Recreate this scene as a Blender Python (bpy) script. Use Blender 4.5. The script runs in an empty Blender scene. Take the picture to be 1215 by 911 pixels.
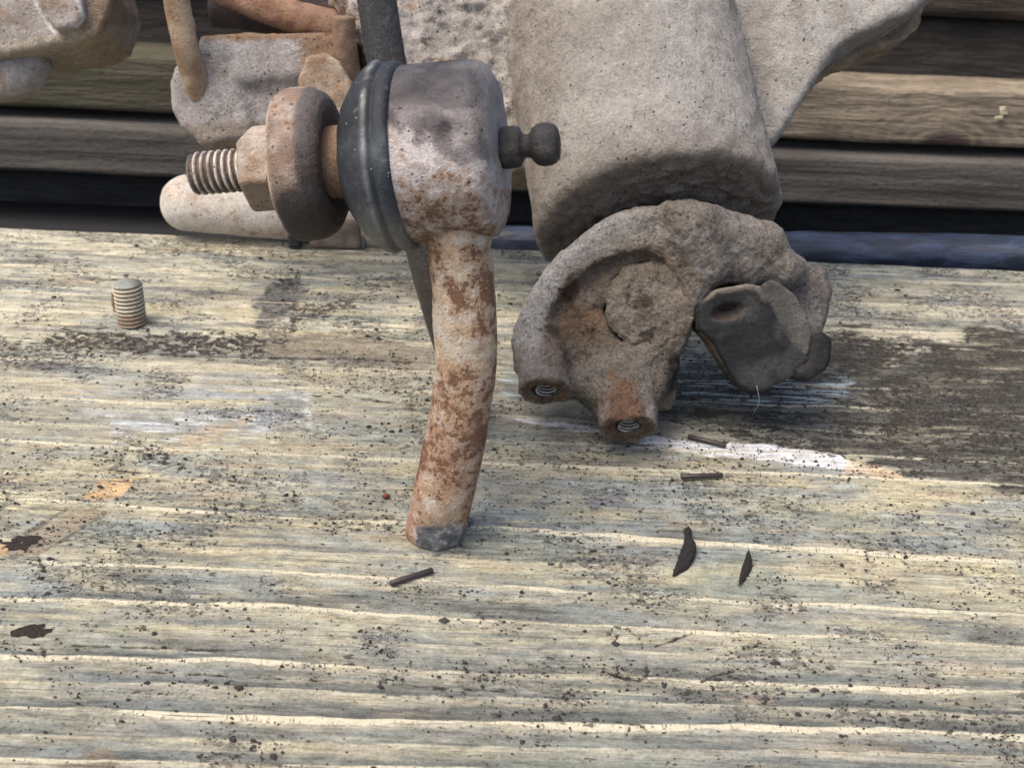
import bpy, math, random
import numpy as np
from mathutils import Matrix, Vector

# ------------------------------------------------------------------ camera, sky, sun, exposure
SC = bpy.context.scene
COL = SC.collection
W0, H0, F = 1215.0, 911.0, 1583.0          # photograph's size and its focal length in pixels
CAMZ, PITCH, ROLL = 190.0, 28.0, 2.4       # camera 190 mm above the plank; all modelling is in millimetres
cam_d = bpy.data.cameras.new("Camera"); cam = bpy.data.objects.new("Camera", cam_d); COL.objects.link(cam)
cam_d.sensor_width = 36.0; cam_d.lens = 36.0 * F / W0
cam_d.clip_start = 0.01; cam_d.clip_end = 100.0
cam.location = (0, 0, CAMZ * 0.001)
MR = Matrix.Rotation(math.radians(90 - PITCH), 3, 'X') @ Matrix.Rotation(math.radians(ROLL), 3, 'Z')
cam.rotation_euler = MR.to_euler()
cam_d.dof.use_dof = True; cam_d.dof.focus_distance = 0.33; cam_d.dof.aperture_fstop = 40.0
SC.camera = cam

SUN_EL, SUN_AZ = 64.0, 238.0               # light comes from the left, a little from behind the camera
world = bpy.data.worlds.new("World"); SC.world = world; world.use_nodes = True
wn = world.node_tree.nodes; wl = world.node_tree.links
bgn = wn["Background"]
sky = wn.new("ShaderNodeTexSky"); sky.sky_type = 'NISHITA'; sky.sun_disc = False
sky.sun_elevation = math.radians(SUN_EL); sky.sun_rotation = math.radians(SUN_AZ)
sky.air_density = 0.8; sky.dust_density = 5.0; sky.ozone_density = 0.5
wl.new(sky.outputs[0], bgn.inputs[0]); bgn.inputs[1].default_value = 0.15
sun_d = bpy.data.lights.new("sun", 'SUN'); sun = bpy.data.objects.new("sun", sun_d); COL.objects.link(sun)
sun_d.energy = 1.0; sun_d.angle = math.radians(34); sun_d.color = (1.0, 0.98, 0.90)
az = math.radians(SUN_AZ)
sv = Vector((math.sin(az) * math.cos(math.radians(SUN_EL)), math.cos(az) * math.cos(math.radians(SUN_EL)), math.sin(math.radians(SUN_EL))))
sun.rotation_euler = sv.to_track_quat('Z', 'Y').to_euler()
sun.location = (0, 0, 2)
SC.view_settings.view_transform = 'Standard'; SC.view_settings.look = 'None'
SC.view_settings.gamma = 1.0; SC.view_settings.use_curve_mapping = False
SC.view_settings.exposure = 1.0
SC.cycles.max_bounces = 5; SC.cycles.diffuse_bounces = 3; SC.cycles.glossy_bounces = 2

# ------------------------------------------------------------------ helpers: geometry of the view
R3 = np.array(MR); CL = np.array([0, 0, CAMZ])
def C(px, py, d):                     # a point d mm deep, in world mm
    return R3 @ (np.array([(px - W0/2)/F, -(py - H0/2)/F, -1.0]) * d) + CL
def ray(px, py): return R3 @ np.array([(px - W0/2)/F, -(py - H0/2)/F, -1.0])
def onZ(px, py, z=0.0):
    r = ray(px, py); return CL + r * ((z - CAMZ) / r[2])
def onY(px, py, y):
    r = ray(px, py); return CL + r * (y / r[1])
def dep(p): return float(-(R3.T @ (np.asarray(p) - CL))[2])
def proj(P):
    q = (P - CL) @ R3
    return W0/2 + F * q[:, 0] / -q[:, 2], H0/2 - F * q[:, 1] / -q[:, 2]
def nrm(v): v = np.asarray(v, float); return v / np.linalg.norm(v)
def smooth(a, b, x):
    t = np.clip((x - a) / (b - a), 0, 1); return t * t * (3 - 2 * t)
def mix(a, b, t):
    t = np.asarray(t)[..., None]; return a * (1 - t) + np.asarray(b) * t

# value noise
_rs = np.random.RandomState(7)
_T = _rs.rand(65536).astype(np.float32) * 2 - 1
def _h(i, j, k, s): return _T[((i * 73856093) ^ (j * 19349663) ^ (k * 83492791) ^ (s * 2654435)) & 65535]
def vn(x, y, z=None, s=0):
    x = np.asarray(x, np.float64); y = np.asarray(y, np.float64)
    z = np.zeros_like(x) if z is None else np.asarray(z, np.float64)
    i = np.floor(x).astype(np.int64); j = np.floor(y).astype(np.int64); k = np.floor(z).astype(np.int64)
    u = x - i; v = y - j; w = z - k
    u = u*u*(3-2*u); v = v*v*(3-2*v); w = w*w*(3-2*w)
    a = _h(i,j,k,s)*(1-u) + _h(i+1,j,k,s)*u
    b = _h(i,j+1,k,s)*(1-u) + _h(i+1,j+1,k,s)*u
    c0 = a*(1-v) + b*v
    if not np.any(w): return c0
    a = _h(i,j,k+1,s)*(1-u) + _h(i+1,j,k+1,s)*u
    b = _h(i,j+1,k+1,s)*(1-u) + _h(i+1,j+1,k+1,s)*u
    return c0*(1-w) + (a*(1-v) + b*v)*w
def fb(x, y, z=None, s=0, o=4, g=0.5):
    r = 0; a = 1.0; t = 0; f = 1.0
    for q in range(o):
        r = r + a * vn(x*f + q*13.7, y*f + q*7.1, None if z is None else z*f + q*3.3, s + q*17); t += a; a *= g; f *= 2.03
    return r / t * 1.5
def fb3(P, sc, s=0, o=4, g=0.5): return fb(P[:,0]/sc, P[:,1]/sc, P[:,2]/sc + 0.37, s, o, g)

# ------------------------------------------------------------------ helpers: objects
def tag(o, label=None, cat=None, group=None, kind=None):
    for k, v in (("label", label), ("category", cat), ("group", group), ("kind", kind)):
        if v: o[k] = v
    return o
def thing(name, base, label, cat, group=None):
    o = bpy.data.objects.new(name, None); COL.objects.link(o); o.empty_display_size = 0.01
    o.location = Vector(base) * 0.001; o["base"] = [float(b) for b in base]
    return tag(o, label, cat, group)
def base_of(o):
    b = np.zeros(3)
    while o is not None:
        b = b + np.array(o["base"]) if "base" in o else b
        o = o.parent
    return b
def build(name, V, Q, mat, parent=None, origin=None, col=None, msk=None, flat=False):
    """V in world mm, Q a list or array of polygons -> one mesh object."""
    V = np.asarray(V, np.float64)
    if origin is None: origin = base_of(parent) if parent is not None else V.mean(0)
    me = bpy.data.meshes.new(name)
    L = ((V - origin) * 0.001).astype(np.float32)
    if isinstance(Q, np.ndarray):
        n, k = Q.shape
        me.vertices.add(len(L)); me.vertices.foreach_set("co", L.ravel())
        me.loops.add(n*k); me.loops.foreach_set("vertex_index", Q.ravel().astype(np.int32))
        me.polygons.add(n); me.polygons.foreach_set("loop_start", np.arange(0, n*k, k, dtype=np.int32))
        me.polygons.foreach_set("loop_total", np.full(n, k, np.int32))
        me.update(calc_edges=True); me.validate()
    else:
        me.from_pydata([tuple(v) for v in L], [], [tuple(q) for q in Q])
    if not flat: me.polygons.foreach_set("use_smooth", np.ones(len(me.polygons), bool))
    for nm, a in (("Col", col), ("Msk", msk)):
        if a is not None:
            a = np.asarray(a, np.float32)
            if a.ndim == 1: a = np.tile(a, (len(V), 1))
            a = np.concatenate([np.clip(a, 0, 4), np.ones((len(V), 1), np.float32)], 1)
            at = me.color_attributes.new(nm, 'FLOAT_COLOR', 'POINT'); at.data.foreach_set("color", a.ravel().astype(np.float32))
    me.materials.append(mat)
    o = bpy.data.objects.new(name, me); COL.objects.link(o)
    if parent is not None:
        o.parent = parent
    else:
        o.location = Vector(origin) * 0.001; o["base"] = [float(b) for b in origin]
    return o
def clean():                     # the helper property is not part of the scene
    for o in bpy.data.objects:
        if "base" in o: del o["base"]

def nets(fn, lo, hi, h):
    """surface nets: fn(P) -> signed distance in mm on an (n,3) array"""
    lo = np.asarray(lo, float); hi = np.asarray(hi, float)
    n = np.ceil((hi - lo) / h).astype(int) + 1
    ax = [lo[i] + h*np.arange(n[i]) for i in range(3)]
    K = 5; nc = (n + K - 1)//K + 1                    # coarse pass first, then only the cells near the surface
    cg = np.stack(np.meshgrid(*[lo[i] + h*K*np.arange(nc[i]) + h*(K-1)/2 for i in range(3)], indexing='ij'), -1).reshape(-1, 3)
    cd = fn(cg).reshape(nc)
    D = cd.repeat(K, 0).repeat(K, 1).repeat(K, 2)[:n[0], :n[1], :n[2]].astype(np.float32)
    w = np.argwhere(np.abs(D) < h*K*1.35)
    for a in range(0, len(w), 400000):
        s_ = w[a:a+400000]; D[s_[:,0], s_[:,1], s_[:,2]] = fn(lo + h*s_)
    D[0] = D[-1] = h; D[:,0] = D[:,-1] = h; D[:,:,0] = D[:,:,-1] = h
    S = D < 0; m = n - 1
    cnt = np.zeros(m, np.float32); acc = np.zeros(tuple(m) + (3,), np.float32)
    for k in range(3):
        o1, o2 = [q for q in range(3) if q != k]
        for a in (0, 1):
            for b in (0, 1):
                s0 = [None]*3; s1 = [None]*3
                s0[k] = slice(0, m[k]); s1[k] = slice(1, m[k]+1)
                s0[o1] = s1[o1] = slice(a, m[o1]+a); s0[o2] = s1[o2] = slice(b, m[o2]+b)
                f0 = D[tuple(s0)]; f1 = D[tuple(s1)]
                x = S[tuple(s0)] != S[tuple(s1)]
                t = np.where(x, f0 / np.where(x, f0 - f1, 1), 0)
                cnt += x
                acc[..., k] += t; acc[..., o1] += a*x; acc[..., o2] += b*x
    on = cnt > 0; idx = np.full(m, -1, np.int64); idx[on] = np.arange(on.sum())
    ijk = np.argwhere(on); V = lo + h * (ijk + acc[on] / cnt[on][:, None])
    Q = []
    for k in range(3):
        o1, o2 = (k+1) % 3, (k+2) % 3
        s0 = [None]*3; s1 = [None]*3
        s0[k] = slice(0, m[k]); s1[k] = slice(1, m[k]+1)
        for o in (o1, o2): s0[o] = s1[o] = slice(1, m[o])
        A = S[tuple(s0)]; B = S[tuple(s1)]
        e = np.argwhere(A != B); sg = A[A != B]
        if not len(e): continue
        e = e + np.array([0 if q == k else 1 for q in range(3)])
        def cell(d1, d2):
            c = e.copy(); c[:, o1] += d1; c[:, o2] += d2; return idx[c[:,0], c[:,1], c[:,2]]
        q = np.stack([cell(-1,-1), cell(0,-1), cell(0,0), cell(-1,0)], 1)
        q[~sg] = q[~sg][:, ::-1]; Q.append(q)
    return V, np.concatenate(Q)
def vnorm(V, Q):
    a = V[Q[:,2]] - V[Q[:,0]]; b = V[Q[:,3]] - V[Q[:,1]]
    n = np.cross(a, b); N = np.zeros_like(V)
    for i in range(4): np.add.at(N, Q[:,i], n)
    return N / np.maximum(np.linalg.norm(N, axis=1, keepdims=True), 1e-9)
# distance functions
def smin(a, b, k):
    h = np.clip(0.5 + 0.5*(b - a)/k, 0, 1); return b*(1-h) + a*h - k*h*(1-h)
def smax(a, b, k): return -smin(-a, -b, k)
def d_caps(P, a, b, ra, rb=None):
    a = np.asarray(a); b = np.asarray(b); rb = ra if rb is None else rb
    ab = b - a; t = np.clip((P - a) @ ab / (ab @ ab), 0, 1)
    return np.linalg.norm(P - a - t[:, None]*ab, axis=1) - (ra + (rb - ra)*t)
def d_cyl(P, a, b, r, rd=0.0):
    a = np.asarray(a); b = np.asarray(b); u = nrm(b - a); L = np.linalg.norm(b - a)
    t = (P - a) @ u; q = np.linalg.norm(P - a - t[:, None]*u, axis=1)
    dx = q - r + rd; dy = np.abs(t - L/2) - L/2 + rd
    return np.minimum(np.maximum(dx, dy), 0) + np.hypot(np.maximum(dx, 0), np.maximum(dy, 0)) - rd
def d_ell(P, c, A, r):
    q = (P - c) @ np.asarray(A).T / np.asarray(r)
    k = np.linalg.norm(q, axis=1); return (k - 1) * min(r)
def d_plane(P, p, n): return (P - p) @ nrm(n)
def d_poly2(x, y, pts):
    pts = np.asarray(pts, float); d = np.full(len(x), 1e18); ins = np.zeros(len(x), bool)
    for i in range(len(pts)):
        ax_, ay = pts[i-1]; bx, by = pts[i]
        ex, ey = bx-ax_, by-ay; wx, wy = x-ax_, y-ay
        t = np.clip((wx*ex + wy*ey)/(ex*ex + ey*ey), 0, 1)
        d = np.minimum(d, (wx-ex*t)**2 + (wy-ey*t)**2)
        c = ((ay <= y) != (by <= y)) & (x < (bx-ax_)*(y-ay)/(by-ay+1e-12) + ax_)
        ins ^= c
    return np.sqrt(d) * np.where(ins, -1, 1)
def d_prism(P, pts, d0, d1, rd=1.0, tilt=(0, 0), ref=None):
    """an outline given at depth d0, pushed back to depth d1 (mm); tilt leans the front face"""
    q = (P - CL) @ R3; s = d0 / F
    poly = [((a - W0/2)*s, -(b - H0/2)*s) for a, b in pts]
    cx = np.mean([p[0] for p in poly]); cy = np.mean([p[1] for p in poly])
    e = d_poly2(q[:,0], q[:,1], poly) + rd
    z = -q[:,2] + tilt[0]*(q[:,0]-cx) + tilt[1]*(q[:,1]-cy)
    w = np.abs(z - (d0+d1)/2) - abs(d1-d0)/2 + rd
    return np.minimum(np.maximum(e, w), 0) + np.hypot(np.maximum(e, 0), np.maximum(w, 0)) - rd

def frame(u, up=(0, 0, 1)):
    u = nrm(u); a = np.cross(up, u)
    if np.linalg.norm(a) < 1e-6: a = np.cross((1, 0, 0), u)
    a = nrm(a); return u, a, np.cross(u, a)
def lathe(p0, u, prof, n=72, wob=0.0, seed=0, hexes=None):
    """prof: (t, r) along u from p0, in mm; closed ends are given by r = 0"""
    u, a, b = frame(u); V = []; th = np.arange(n) * 2*np.pi/n
    for t, r in prof:
        rr = np.full(n, max(r, 1e-4))
        if hexes: rr = rr * hexes(th, t)
        ring = p0 + t*u + np.cos(th)[:,None]*rr[:,None]*a + np.sin(th)[:,None]*rr[:,None]*b
        V.append(ring)
    V = np.concatenate(V); m = len(prof)
    i = np.arange(m-1)[:,None]*n; j = np.arange(n)[None,:]
    Q = np.stack([i+j, i+(j+1)%n, i+n+(j+1)%n, i+n+j], -1).reshape(-1, 4)
    if wob:
        V = V + wob * np.stack([fb3(V, 3.0, seed), fb3(V, 3.0, seed+5), fb3(V, 3.0, seed+9)], 1)
    return V, Q
def dense(prof, step):
    out = [prof[0]]
    for (a, b) in zip(prof[:-1], prof[1:]):
        n = max(1, int(math.hypot(b[0]-a[0], b[1]-a[1]) / step))
        for i in range(1, n+1): out.append((a[0] + (b[0]-a[0])*i/n, a[1] + (b[1]-a[1])*i/n))
    return out
def spline(pts, n):
    P = np.asarray(pts, float); P = np.vstack([2*P[0]-P[1], P, 2*P[-1]-P[-2]]); out = []
    for i in range(1, len(P)-2):
        for t in np.linspace(0, 1, n, endpoint=(i == len(P)-3)):
            a, b, c, d = P[i-1], P[i], P[i+1], P[i+2]
            out.append(0.5*((2*b) + (c-a)*t + (2*a-5*b+4*c-d)*t*t + (3*b-a-3*c+d)*t**3))
    return np.array(out)
def tube(path, r, n=20, flat=1.0):
    path = np.asarray(path); m = len(path); r = np.broadcast_to(r, m)
    tg = np.gradient(path, axis=0); V = []
    a = None
    for i in range(m):
        u = nrm(tg[i])
        if a is None: _, a, b = frame(u)
        a = nrm(a - (a @ u)*u); b = np.cross(u, a)
        th = np.arange(n)*2*np.pi/n
        V.append(path[i] + r[i]*(np.cos(th)[:,None]*a + flat*np.sin(th)[:,None]*b))
    V.append(path[:1]); V.append(path[-1:]); V = np.concatenate(V)
    Q = []
    for i in range(m-1):
        for j in range(n): Q.append((i*n+j, i*n+(j+1)%n, (i+1)*n+(j+1)%n, (i+1)*n+j))
    for j in range(n):
        Q.append((m*n, (j+1)%n, j)); Q.append((m*n+1, (m-1)*n+j, (m-1)*n+(j+1)%n))
    return V, Q
def box(x0, x1, y0, y1, z0, z1, nx=40, ny=2, nz=6, amp=0.0, rd=1.0, seed=1):
    """a sawn board, its six faces gridded and its corners eased"""
    V = []; Q = []; key = {}
    X = np.linspace(x0, x1, nx+1); Y = np.linspace(y0, y1, ny+1); Z = np.linspace(z0, z1, nz+1)
    def vid(i, j, k):
        if (i, j, k) not in key: key[(i, j, k)] = len(V); V.append((X[i], Y[j], Z[k]))
        return key[(i, j, k)]
    for i in range(nx):
        for j in range(ny):
            Q.append((vid(i,j,nz), vid(i+1,j,nz), vid(i+1,j+1,nz), vid(i,j+1,nz)))
            Q.append((vid(i,j,0), vid(i,j+1,0), vid(i+1,j+1,0), vid(i+1,j,0)))
        for k in range(nz):
            Q.append((vid(i,0,k), vid(i+1,0,k), vid(i+1,0,k+1), vid(i,0,k+1)))
            Q.append((vid(i,ny,k), vid(i,ny,k+1), vid(i+1,ny,k+1), vid(i+1,ny,k)))
    for j in range(ny):
        for k in range(nz):
            Q.append((vid(0,j,k), vid(0,j,k+1), vid(0,j+1,k+1), vid(0,j+1,k)))
            Q.append((vid(nx,j,k), vid(nx,j+1,k), vid(nx,j+1,k+1), vid(nx,j,k+1)))
    V = np.array(V)
    lo = np.array([x0, y0, z0]) + rd; hi = np.array([x1, y1, z1]) - rd
    inn = np.clip(V, lo, hi); dv = V - inn; ln = np.linalg.norm(dv, axis=1, keepdims=True)
    V = inn + np.where(ln > rd, dv/np.maximum(ln, 1e-9)*rd, dv)
    if amp:
        V = V + amp*np.stack([0*V[:,0], fb(V[:,0]/60, V[:,2]/4+V[:,1]/7, None, seed), fb(V[:,0]/60, V[:,1]/5, None, seed+4)], 1)
    return V, np.array(Q)

# ------------------------------------------------------------------ helpers: materials
class NT:
    def __init__(s, name):
        s.m = bpy.data.materials.new(name); s.m.use_nodes = True; s.t = s.m.node_tree; s.n = s.t.nodes
        s.b = s.n["Principled BSDF"]
    def new(s, k, **kw):
        x = s.n.new(k)
        for a, v in kw.items(): setattr(x, a, v)
        return x
    def ln(s, a, b): s.t.links.new(a, b)
    def val(s, sock, v):
        if hasattr(v, "links") or hasattr(v, "is_linked"): s.ln(v, sock)
        else: sock.default_value = v
    def math(s, op, a, b=0.0, c=None, clamp=False):
        x = s.new("ShaderNodeMath", operation=op, use_clamp=clamp)
        s.val(x.inputs[0], a); s.val(x.inputs[1], b)
        if c is not None: s.val(x.inputs[2], c)
        return x.outputs[0]
    def coord(s, scale=(1, 1, 1), loc=(0, 0, 0), rot=(0, 0, 0)):     # object coordinates in mm
        tc = s.new("ShaderNodeTexCoord"); mp = s.new("ShaderNodeMapping")
        mp.inputs["Scale"].default_value = [1000*q for q in scale]; mp.inputs["Location"].default_value = loc
        mp.inputs["Rotation"].default_value = rot
        s.ln(tc.outputs["Object"], mp.inputs["Vector"]); return mp.outputs[0]
    def noise(s, vec, scale, detail=4.0, rough=0.55, dist=0.0):
        x = s.new("ShaderNodeTexNoise"); s.ln(vec, x.inputs["Vector"])
        x.inputs["Scale"].default_value = scale; x.inputs["Detail"].default_value = detail
        x.inputs["Roughness"].default_value = rough; x.inputs["Distortion"].default_value = dist
        return x.outputs["Fac"]
    def ss(s, v, a, b):
        x = s.new("ShaderNodeMapRange", interpolation_type='SMOOTHSTEP')
        s.val(x.inputs[0], v); s.val(x.inputs[1], a); s.val(x.inputs[2], b); return x.outputs[0]
    def mix(s, f, a, b, mode='MIX'):
        x = s.new("ShaderNodeMix", data_type='RGBA', blend_type=mode)
        s.val(x.inputs[0], f)
        for q, v in ((6, a), (7, b)):
            if isinstance(v, tuple): x.inputs[q].default_value = (*v, 1) if len(v) == 3 else v
            else: s.ln(v, x.inputs[q])
        return x.outputs[2]
    def attr(s, nm):
        x = s.new("ShaderNodeAttribute", attribute_name=nm); return x.outputs["Color"]
    def sep(s, c):
        x = s.new("ShaderNodeSeparateColor"); s.ln(c, x.inputs[0]); return x.outputs
    def done(s, col, rough=0.8, bump=None, dist=0.0003, strength=1.0, metal=0.0, spec=0.3):
        s.val(s.b.inputs["Base Color"], col if not isinstance(col, tuple) else (*col, 1))
        s.val(s.b.inputs["Roughness"], rough); s.val(s.b.inputs["Metallic"], metal)
        s.b.inputs["Specular IOR Level"].default_value = spec
        if bump is not None:
            x = s.new("ShaderNodeBump"); x.inputs["Distance"].default_value = dist; x.inputs["Strength"].default_value = strength
            s.ln(bump, x.inputs["Height"]); s.ln(x.outputs[0], s.b.inputs["Normal"])
        return s.m

def dots(t, vec, scale, dens, rmin=0.12, rmax=0.42, wob=0.35):
    """irregular dots, one at most per cell; dens (0..1) says how many cells have one"""
    nz = t.new("ShaderNodeTexNoise"); t.ln(vec, nz.inputs["Vector"]); nz.inputs["Scale"].default_value = scale*2.3; nz.inputs["Detail"].default_value = 2
    sb = t.new("ShaderNodeVectorMath", operation='SUBTRACT'); t.ln(nz.outputs["Color"], sb.inputs[0]); sb.inputs[1].default_value = (.5, .5, .5)
    sc = t.new("ShaderNodeVectorMath", operation='SCALE'); t.ln(sb.outputs[0], sc.inputs[0]); sc.inputs["Scale"].default_value = wob/scale*2
    ad = t.new("ShaderNodeVectorMath", operation='ADD'); t.ln(vec, ad.inputs[0]); t.ln(sc.outputs[0], ad.inputs[1])
    vo = t.new("ShaderNodeTexVoronoi"); t.ln(ad.outputs[0], vo.inputs["Vector"]); vo.inputs["Scale"].default_value = scale
    r, g, b = t.sep(vo.outputs["Color"])[:3]
    on = t.math('LESS_THAN', r, dens)
    rad = t.math('ADD', rmin, t.math('MULTIPLY', t.math('MULTIPLY', g, g), rmax - rmin))
    f = t.math('SUBTRACT', 1.0, t.ss(vo.outputs["Distance"], t.math('MULTIPLY', rad, 0.72), rad))
    return t.math('MULTIPLY', f, on)

def grime(name, rustA=(0.115,0.052,0.03), rustB=(0.27,0.165,0.095), rs=0.45, speck=(0.04,0.034,0.03), sp=0.9,
          mott=0.35, ms=0.25, grain=1.6, bump=0.0008, rough=(0.65, 0.95), metal=0.0, spec=0.25, pale=(0.58,0.54,0.49), palef=0.0, stain=0.7, lite=0.35, sr=3.0, gain=1.0):
    """Worn metal: 'Col' gives the colour of the surface, 'Msk' how much rust (r), specks (g) and sheen (b) it carries."""
    t = NT(name); v = t.coord(); c = t.attr("Col"); r, g, b = t.sep(t.attr("Msk"))[:3]
    big = t.noise(v, ms, 5, 0.6); fine = t.noise(v, grain, 4, 0.75); mid = t.noise(v, ms*4, 4, 0.68)
    f = t.math('ADD', t.math('MULTIPLY', t.math('SUBTRACT', big, 0.5), mott*2.4), t.math('MULTIPLY', t.math('SUBTRACT', fine, 0.5), mott*4.6))
    f = t.math('MULTIPLY', gain, t.math('ADD', 1.0, t.math('ADD', f, t.math('MULTIPLY', t.math('SUBTRACT', mid, 0.5), mott*1.8))))
    x = t.new("ShaderNodeVectorMath", operation='SCALE'); t.ln(c, x.inputs[0]); t.ln(f, x.inputs["Scale"]); c = x.outputs[0]
    if palef:
        pn = t.noise(v, rs*0.9, 6, 0.68)
        c = t.mix(t.math('MULTIPLY', t.ss(pn, 0.54, 0.64), palef), c, pale)
    # soft rust stain, then pitted spots
    rn = t.noise(t.coord(loc=(31, 7, 3)), rs, 7, 0.66)
    th = t.math('SUBTRACT', 0.80, t.math('MULTIPLY', r, 0.46))
    st = t.ss(rn, t.math('SUBTRACT', th, 0.14), t.math('ADD', th, 0.04))
    c = t.mix(t.math('MULTIPLY', st, stain), c, rustB)
    rn2 = t.noise(t.coord(loc=(5, 71, 9)), rs*sr, 5, 0.68)
    mixn = t.math('ADD', t.math('MULTIPLY', rn, 0.5), t.math('MULTIPLY', rn2, 0.5))
    th3 = t.math('SUBTRACT', 0.735, t.math('MULTIPLY', r, 0.31))
    rf = t.ss(mixn, t.math('SUBTRACT', th3, 0.006), t.math('ADD', th3, 0.03))
    c = t.mix(t.math('MULTIPLY', rf, 0.88), c, t.mix(t.ss(fine, 0.35, 0.65), rustA, tuple(0.55*a+0.45*b_ for a, b_ in zip(rustA, rustB))))
    sf = dots(t, t.coord(loc=(3, 17, 53)), sp, t.math('MULTIPLY', g, 0.75), 0.10, 0.40)
    c = t.mix(t.math('MULTIPLY', sf, 0.8), c, speck)
    lf = dots(t, t.coord(loc=(13, 7, 23)), sp*1.5, t.math('MULTIPLY', g, 0.35), 0.10, 0.33)
    x = t.new("ShaderNodeVectorMath", operation='SCALE'); t.ln(c, x.inputs[0]); x.inputs["Scale"].default_value = 1.55
    c = t.mix(t.math('MULTIPLY', lf, lite*2), c, x.outputs[0])
    h = t.math('ADD', t.math('MULTIPLY', fine, 0.9), t.math('MULTIPLY', mid, 0.8))
    h = t.math('ADD', h, t.math('MULTIPLY', rf, 0.16)); h = t.math('SUBTRACT', h, t.math('MULTIPLY', sf, 0.30)); h = t.math('ADD', h, t.math('MULTIPLY', lf, 0.2))
    ro = t.math('SUBTRACT', rough[1], t.math('MULTIPLY', b, rough[1]-rough[0]))
    ro = t.math('ADD', ro, t.math('MULTIPLY', t.math('SUBTRACT', fine, 0.5), 0.5), clamp=True)
    return t.done(c, ro, h, bump, 1.0, metal, spec)

M = {}
M['cast'] = grime('dusty_cast_metal', rs=0.16, sp=0.85, mott=0.32, ms=0.10, grain=1.2, bump=0.0014, rough=(0.7, 0.97), spec=0.1, gain=0.86)
M['yoke'] = grime('caked_cast_metal', rs=0.22, sp=0.9, mott=0.46, ms=0.2, grain=1.2, bump=0.0018, rough=(0.5, 0.97), spec=0.12, gain=0.85)
M['rust'] = grime('pitted_rusty_steel', rs=0.32, sp=0.9, mott=0.26, ms=0.22, grain=1.7, bump=0.0006, rough=(0.55, 0.9), spec=0.2)
M['rod'] = grime('flaking_rusty_rod', rustA=(0.125,0.052,0.033), rustB=(0.34,0.20,0.11), rs=0.30, sp=1.2, mott=0.26, ms=0.3, grain=1.6, bump=0.0010, rough=(0.5, 0.9), palef=0.85, stain=0.6, sr=2.8)
M['rubber'] = grime('dusty_rubber', rustA=(0.15,0.155,0.16), rustB=(0.26,0.27,0.27), rs=0.4, speck=(0.6,0.6,0.58), sp=1.1, mott=0.34, ms=0.15, grain=1.5, bump=0.00022, rough=(0.5, 0.75), spec=0.3, stain=.35, lite=.1)
M['steel'] = grime('dark_worn_steel', rs=0.5, sp=1.0, mott=0.32, ms=0.3, grain=1.5, bump=0.0004, rough=(0.38, 0.8), spec=0.4, stain=.4)
M['pad'] = grime('charcoal_coated_steel', rs=0.5, sp=1.0, mott=0.35, ms=0.2, grain=1.3, bump=0.0004, rough=(0.6, 0.9), spec=0.12, stain=.3)
M['hose'] = grime('speckled_black_coating', rustA=(0.16,0.15,0.135), rustB=(0.10,0.095,0.085), rs=1.0, sp=1.4, mott=0.35, ms=0.3, grain=1.5, bump=0.0006, rough=(0.4, 0.75), spec=0.35, stain=.4)
def plain(name, c, rough=0.7, metal=0.0, var=0.25, sc=0.8, bump=0.0001, spec=0.3):
    t = NT(name); n = t.noise(t.coord(), sc, 5, 0.6)
    c2 = t.mix(n, tuple(q*(1-var) for q in c), tuple(min(1, q*(1+var)) for q in c))
    return t.done(c2, rough, n, bump, 1.0, metal, spec)
M['coil'] = plain('bright_thread_steel', (0.62, 0.60, 0.57), 0.3, 1.0)
M['needle'] = plain('dark_needle_steel', (0.055, 0.045, 0.042), 0.38, 0.3, 0.3, 1.2)
M['crumb'] = plain('dark_grit', (0.04, 0.036, 0.032), 0.9, 0, 0.5, 0.5)
M['pod'] = plain('dark_speckled_husk', (0.028, 0.024, 0.021), 0.75, 0, 0.95, 1.6, 0.002)
M['seed'] = plain('reddish_seed', (0.13, 0.035, 0.015), 0.45, 0, 0.3, 1.5)
M['bark'] = plain('dark_brown_knot', (0.035, 0.026, 0.02), 0.85, 0, 0.8, 1.3, 0.002)
M['ground'] = plain('shade_dark_ground', (0.018, 0.018, 0.019), 0.8, 0, 0.3, 0.1)  # near-black colour stands in for the shade below the plank
M['web'] = plain('cobweb_silk', (0.6, 0.58, 0.52), 0.6)
M['chip'] = plain('pale_wood_chip', (0.62, 0.55, 0.36), 0.8)

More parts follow.
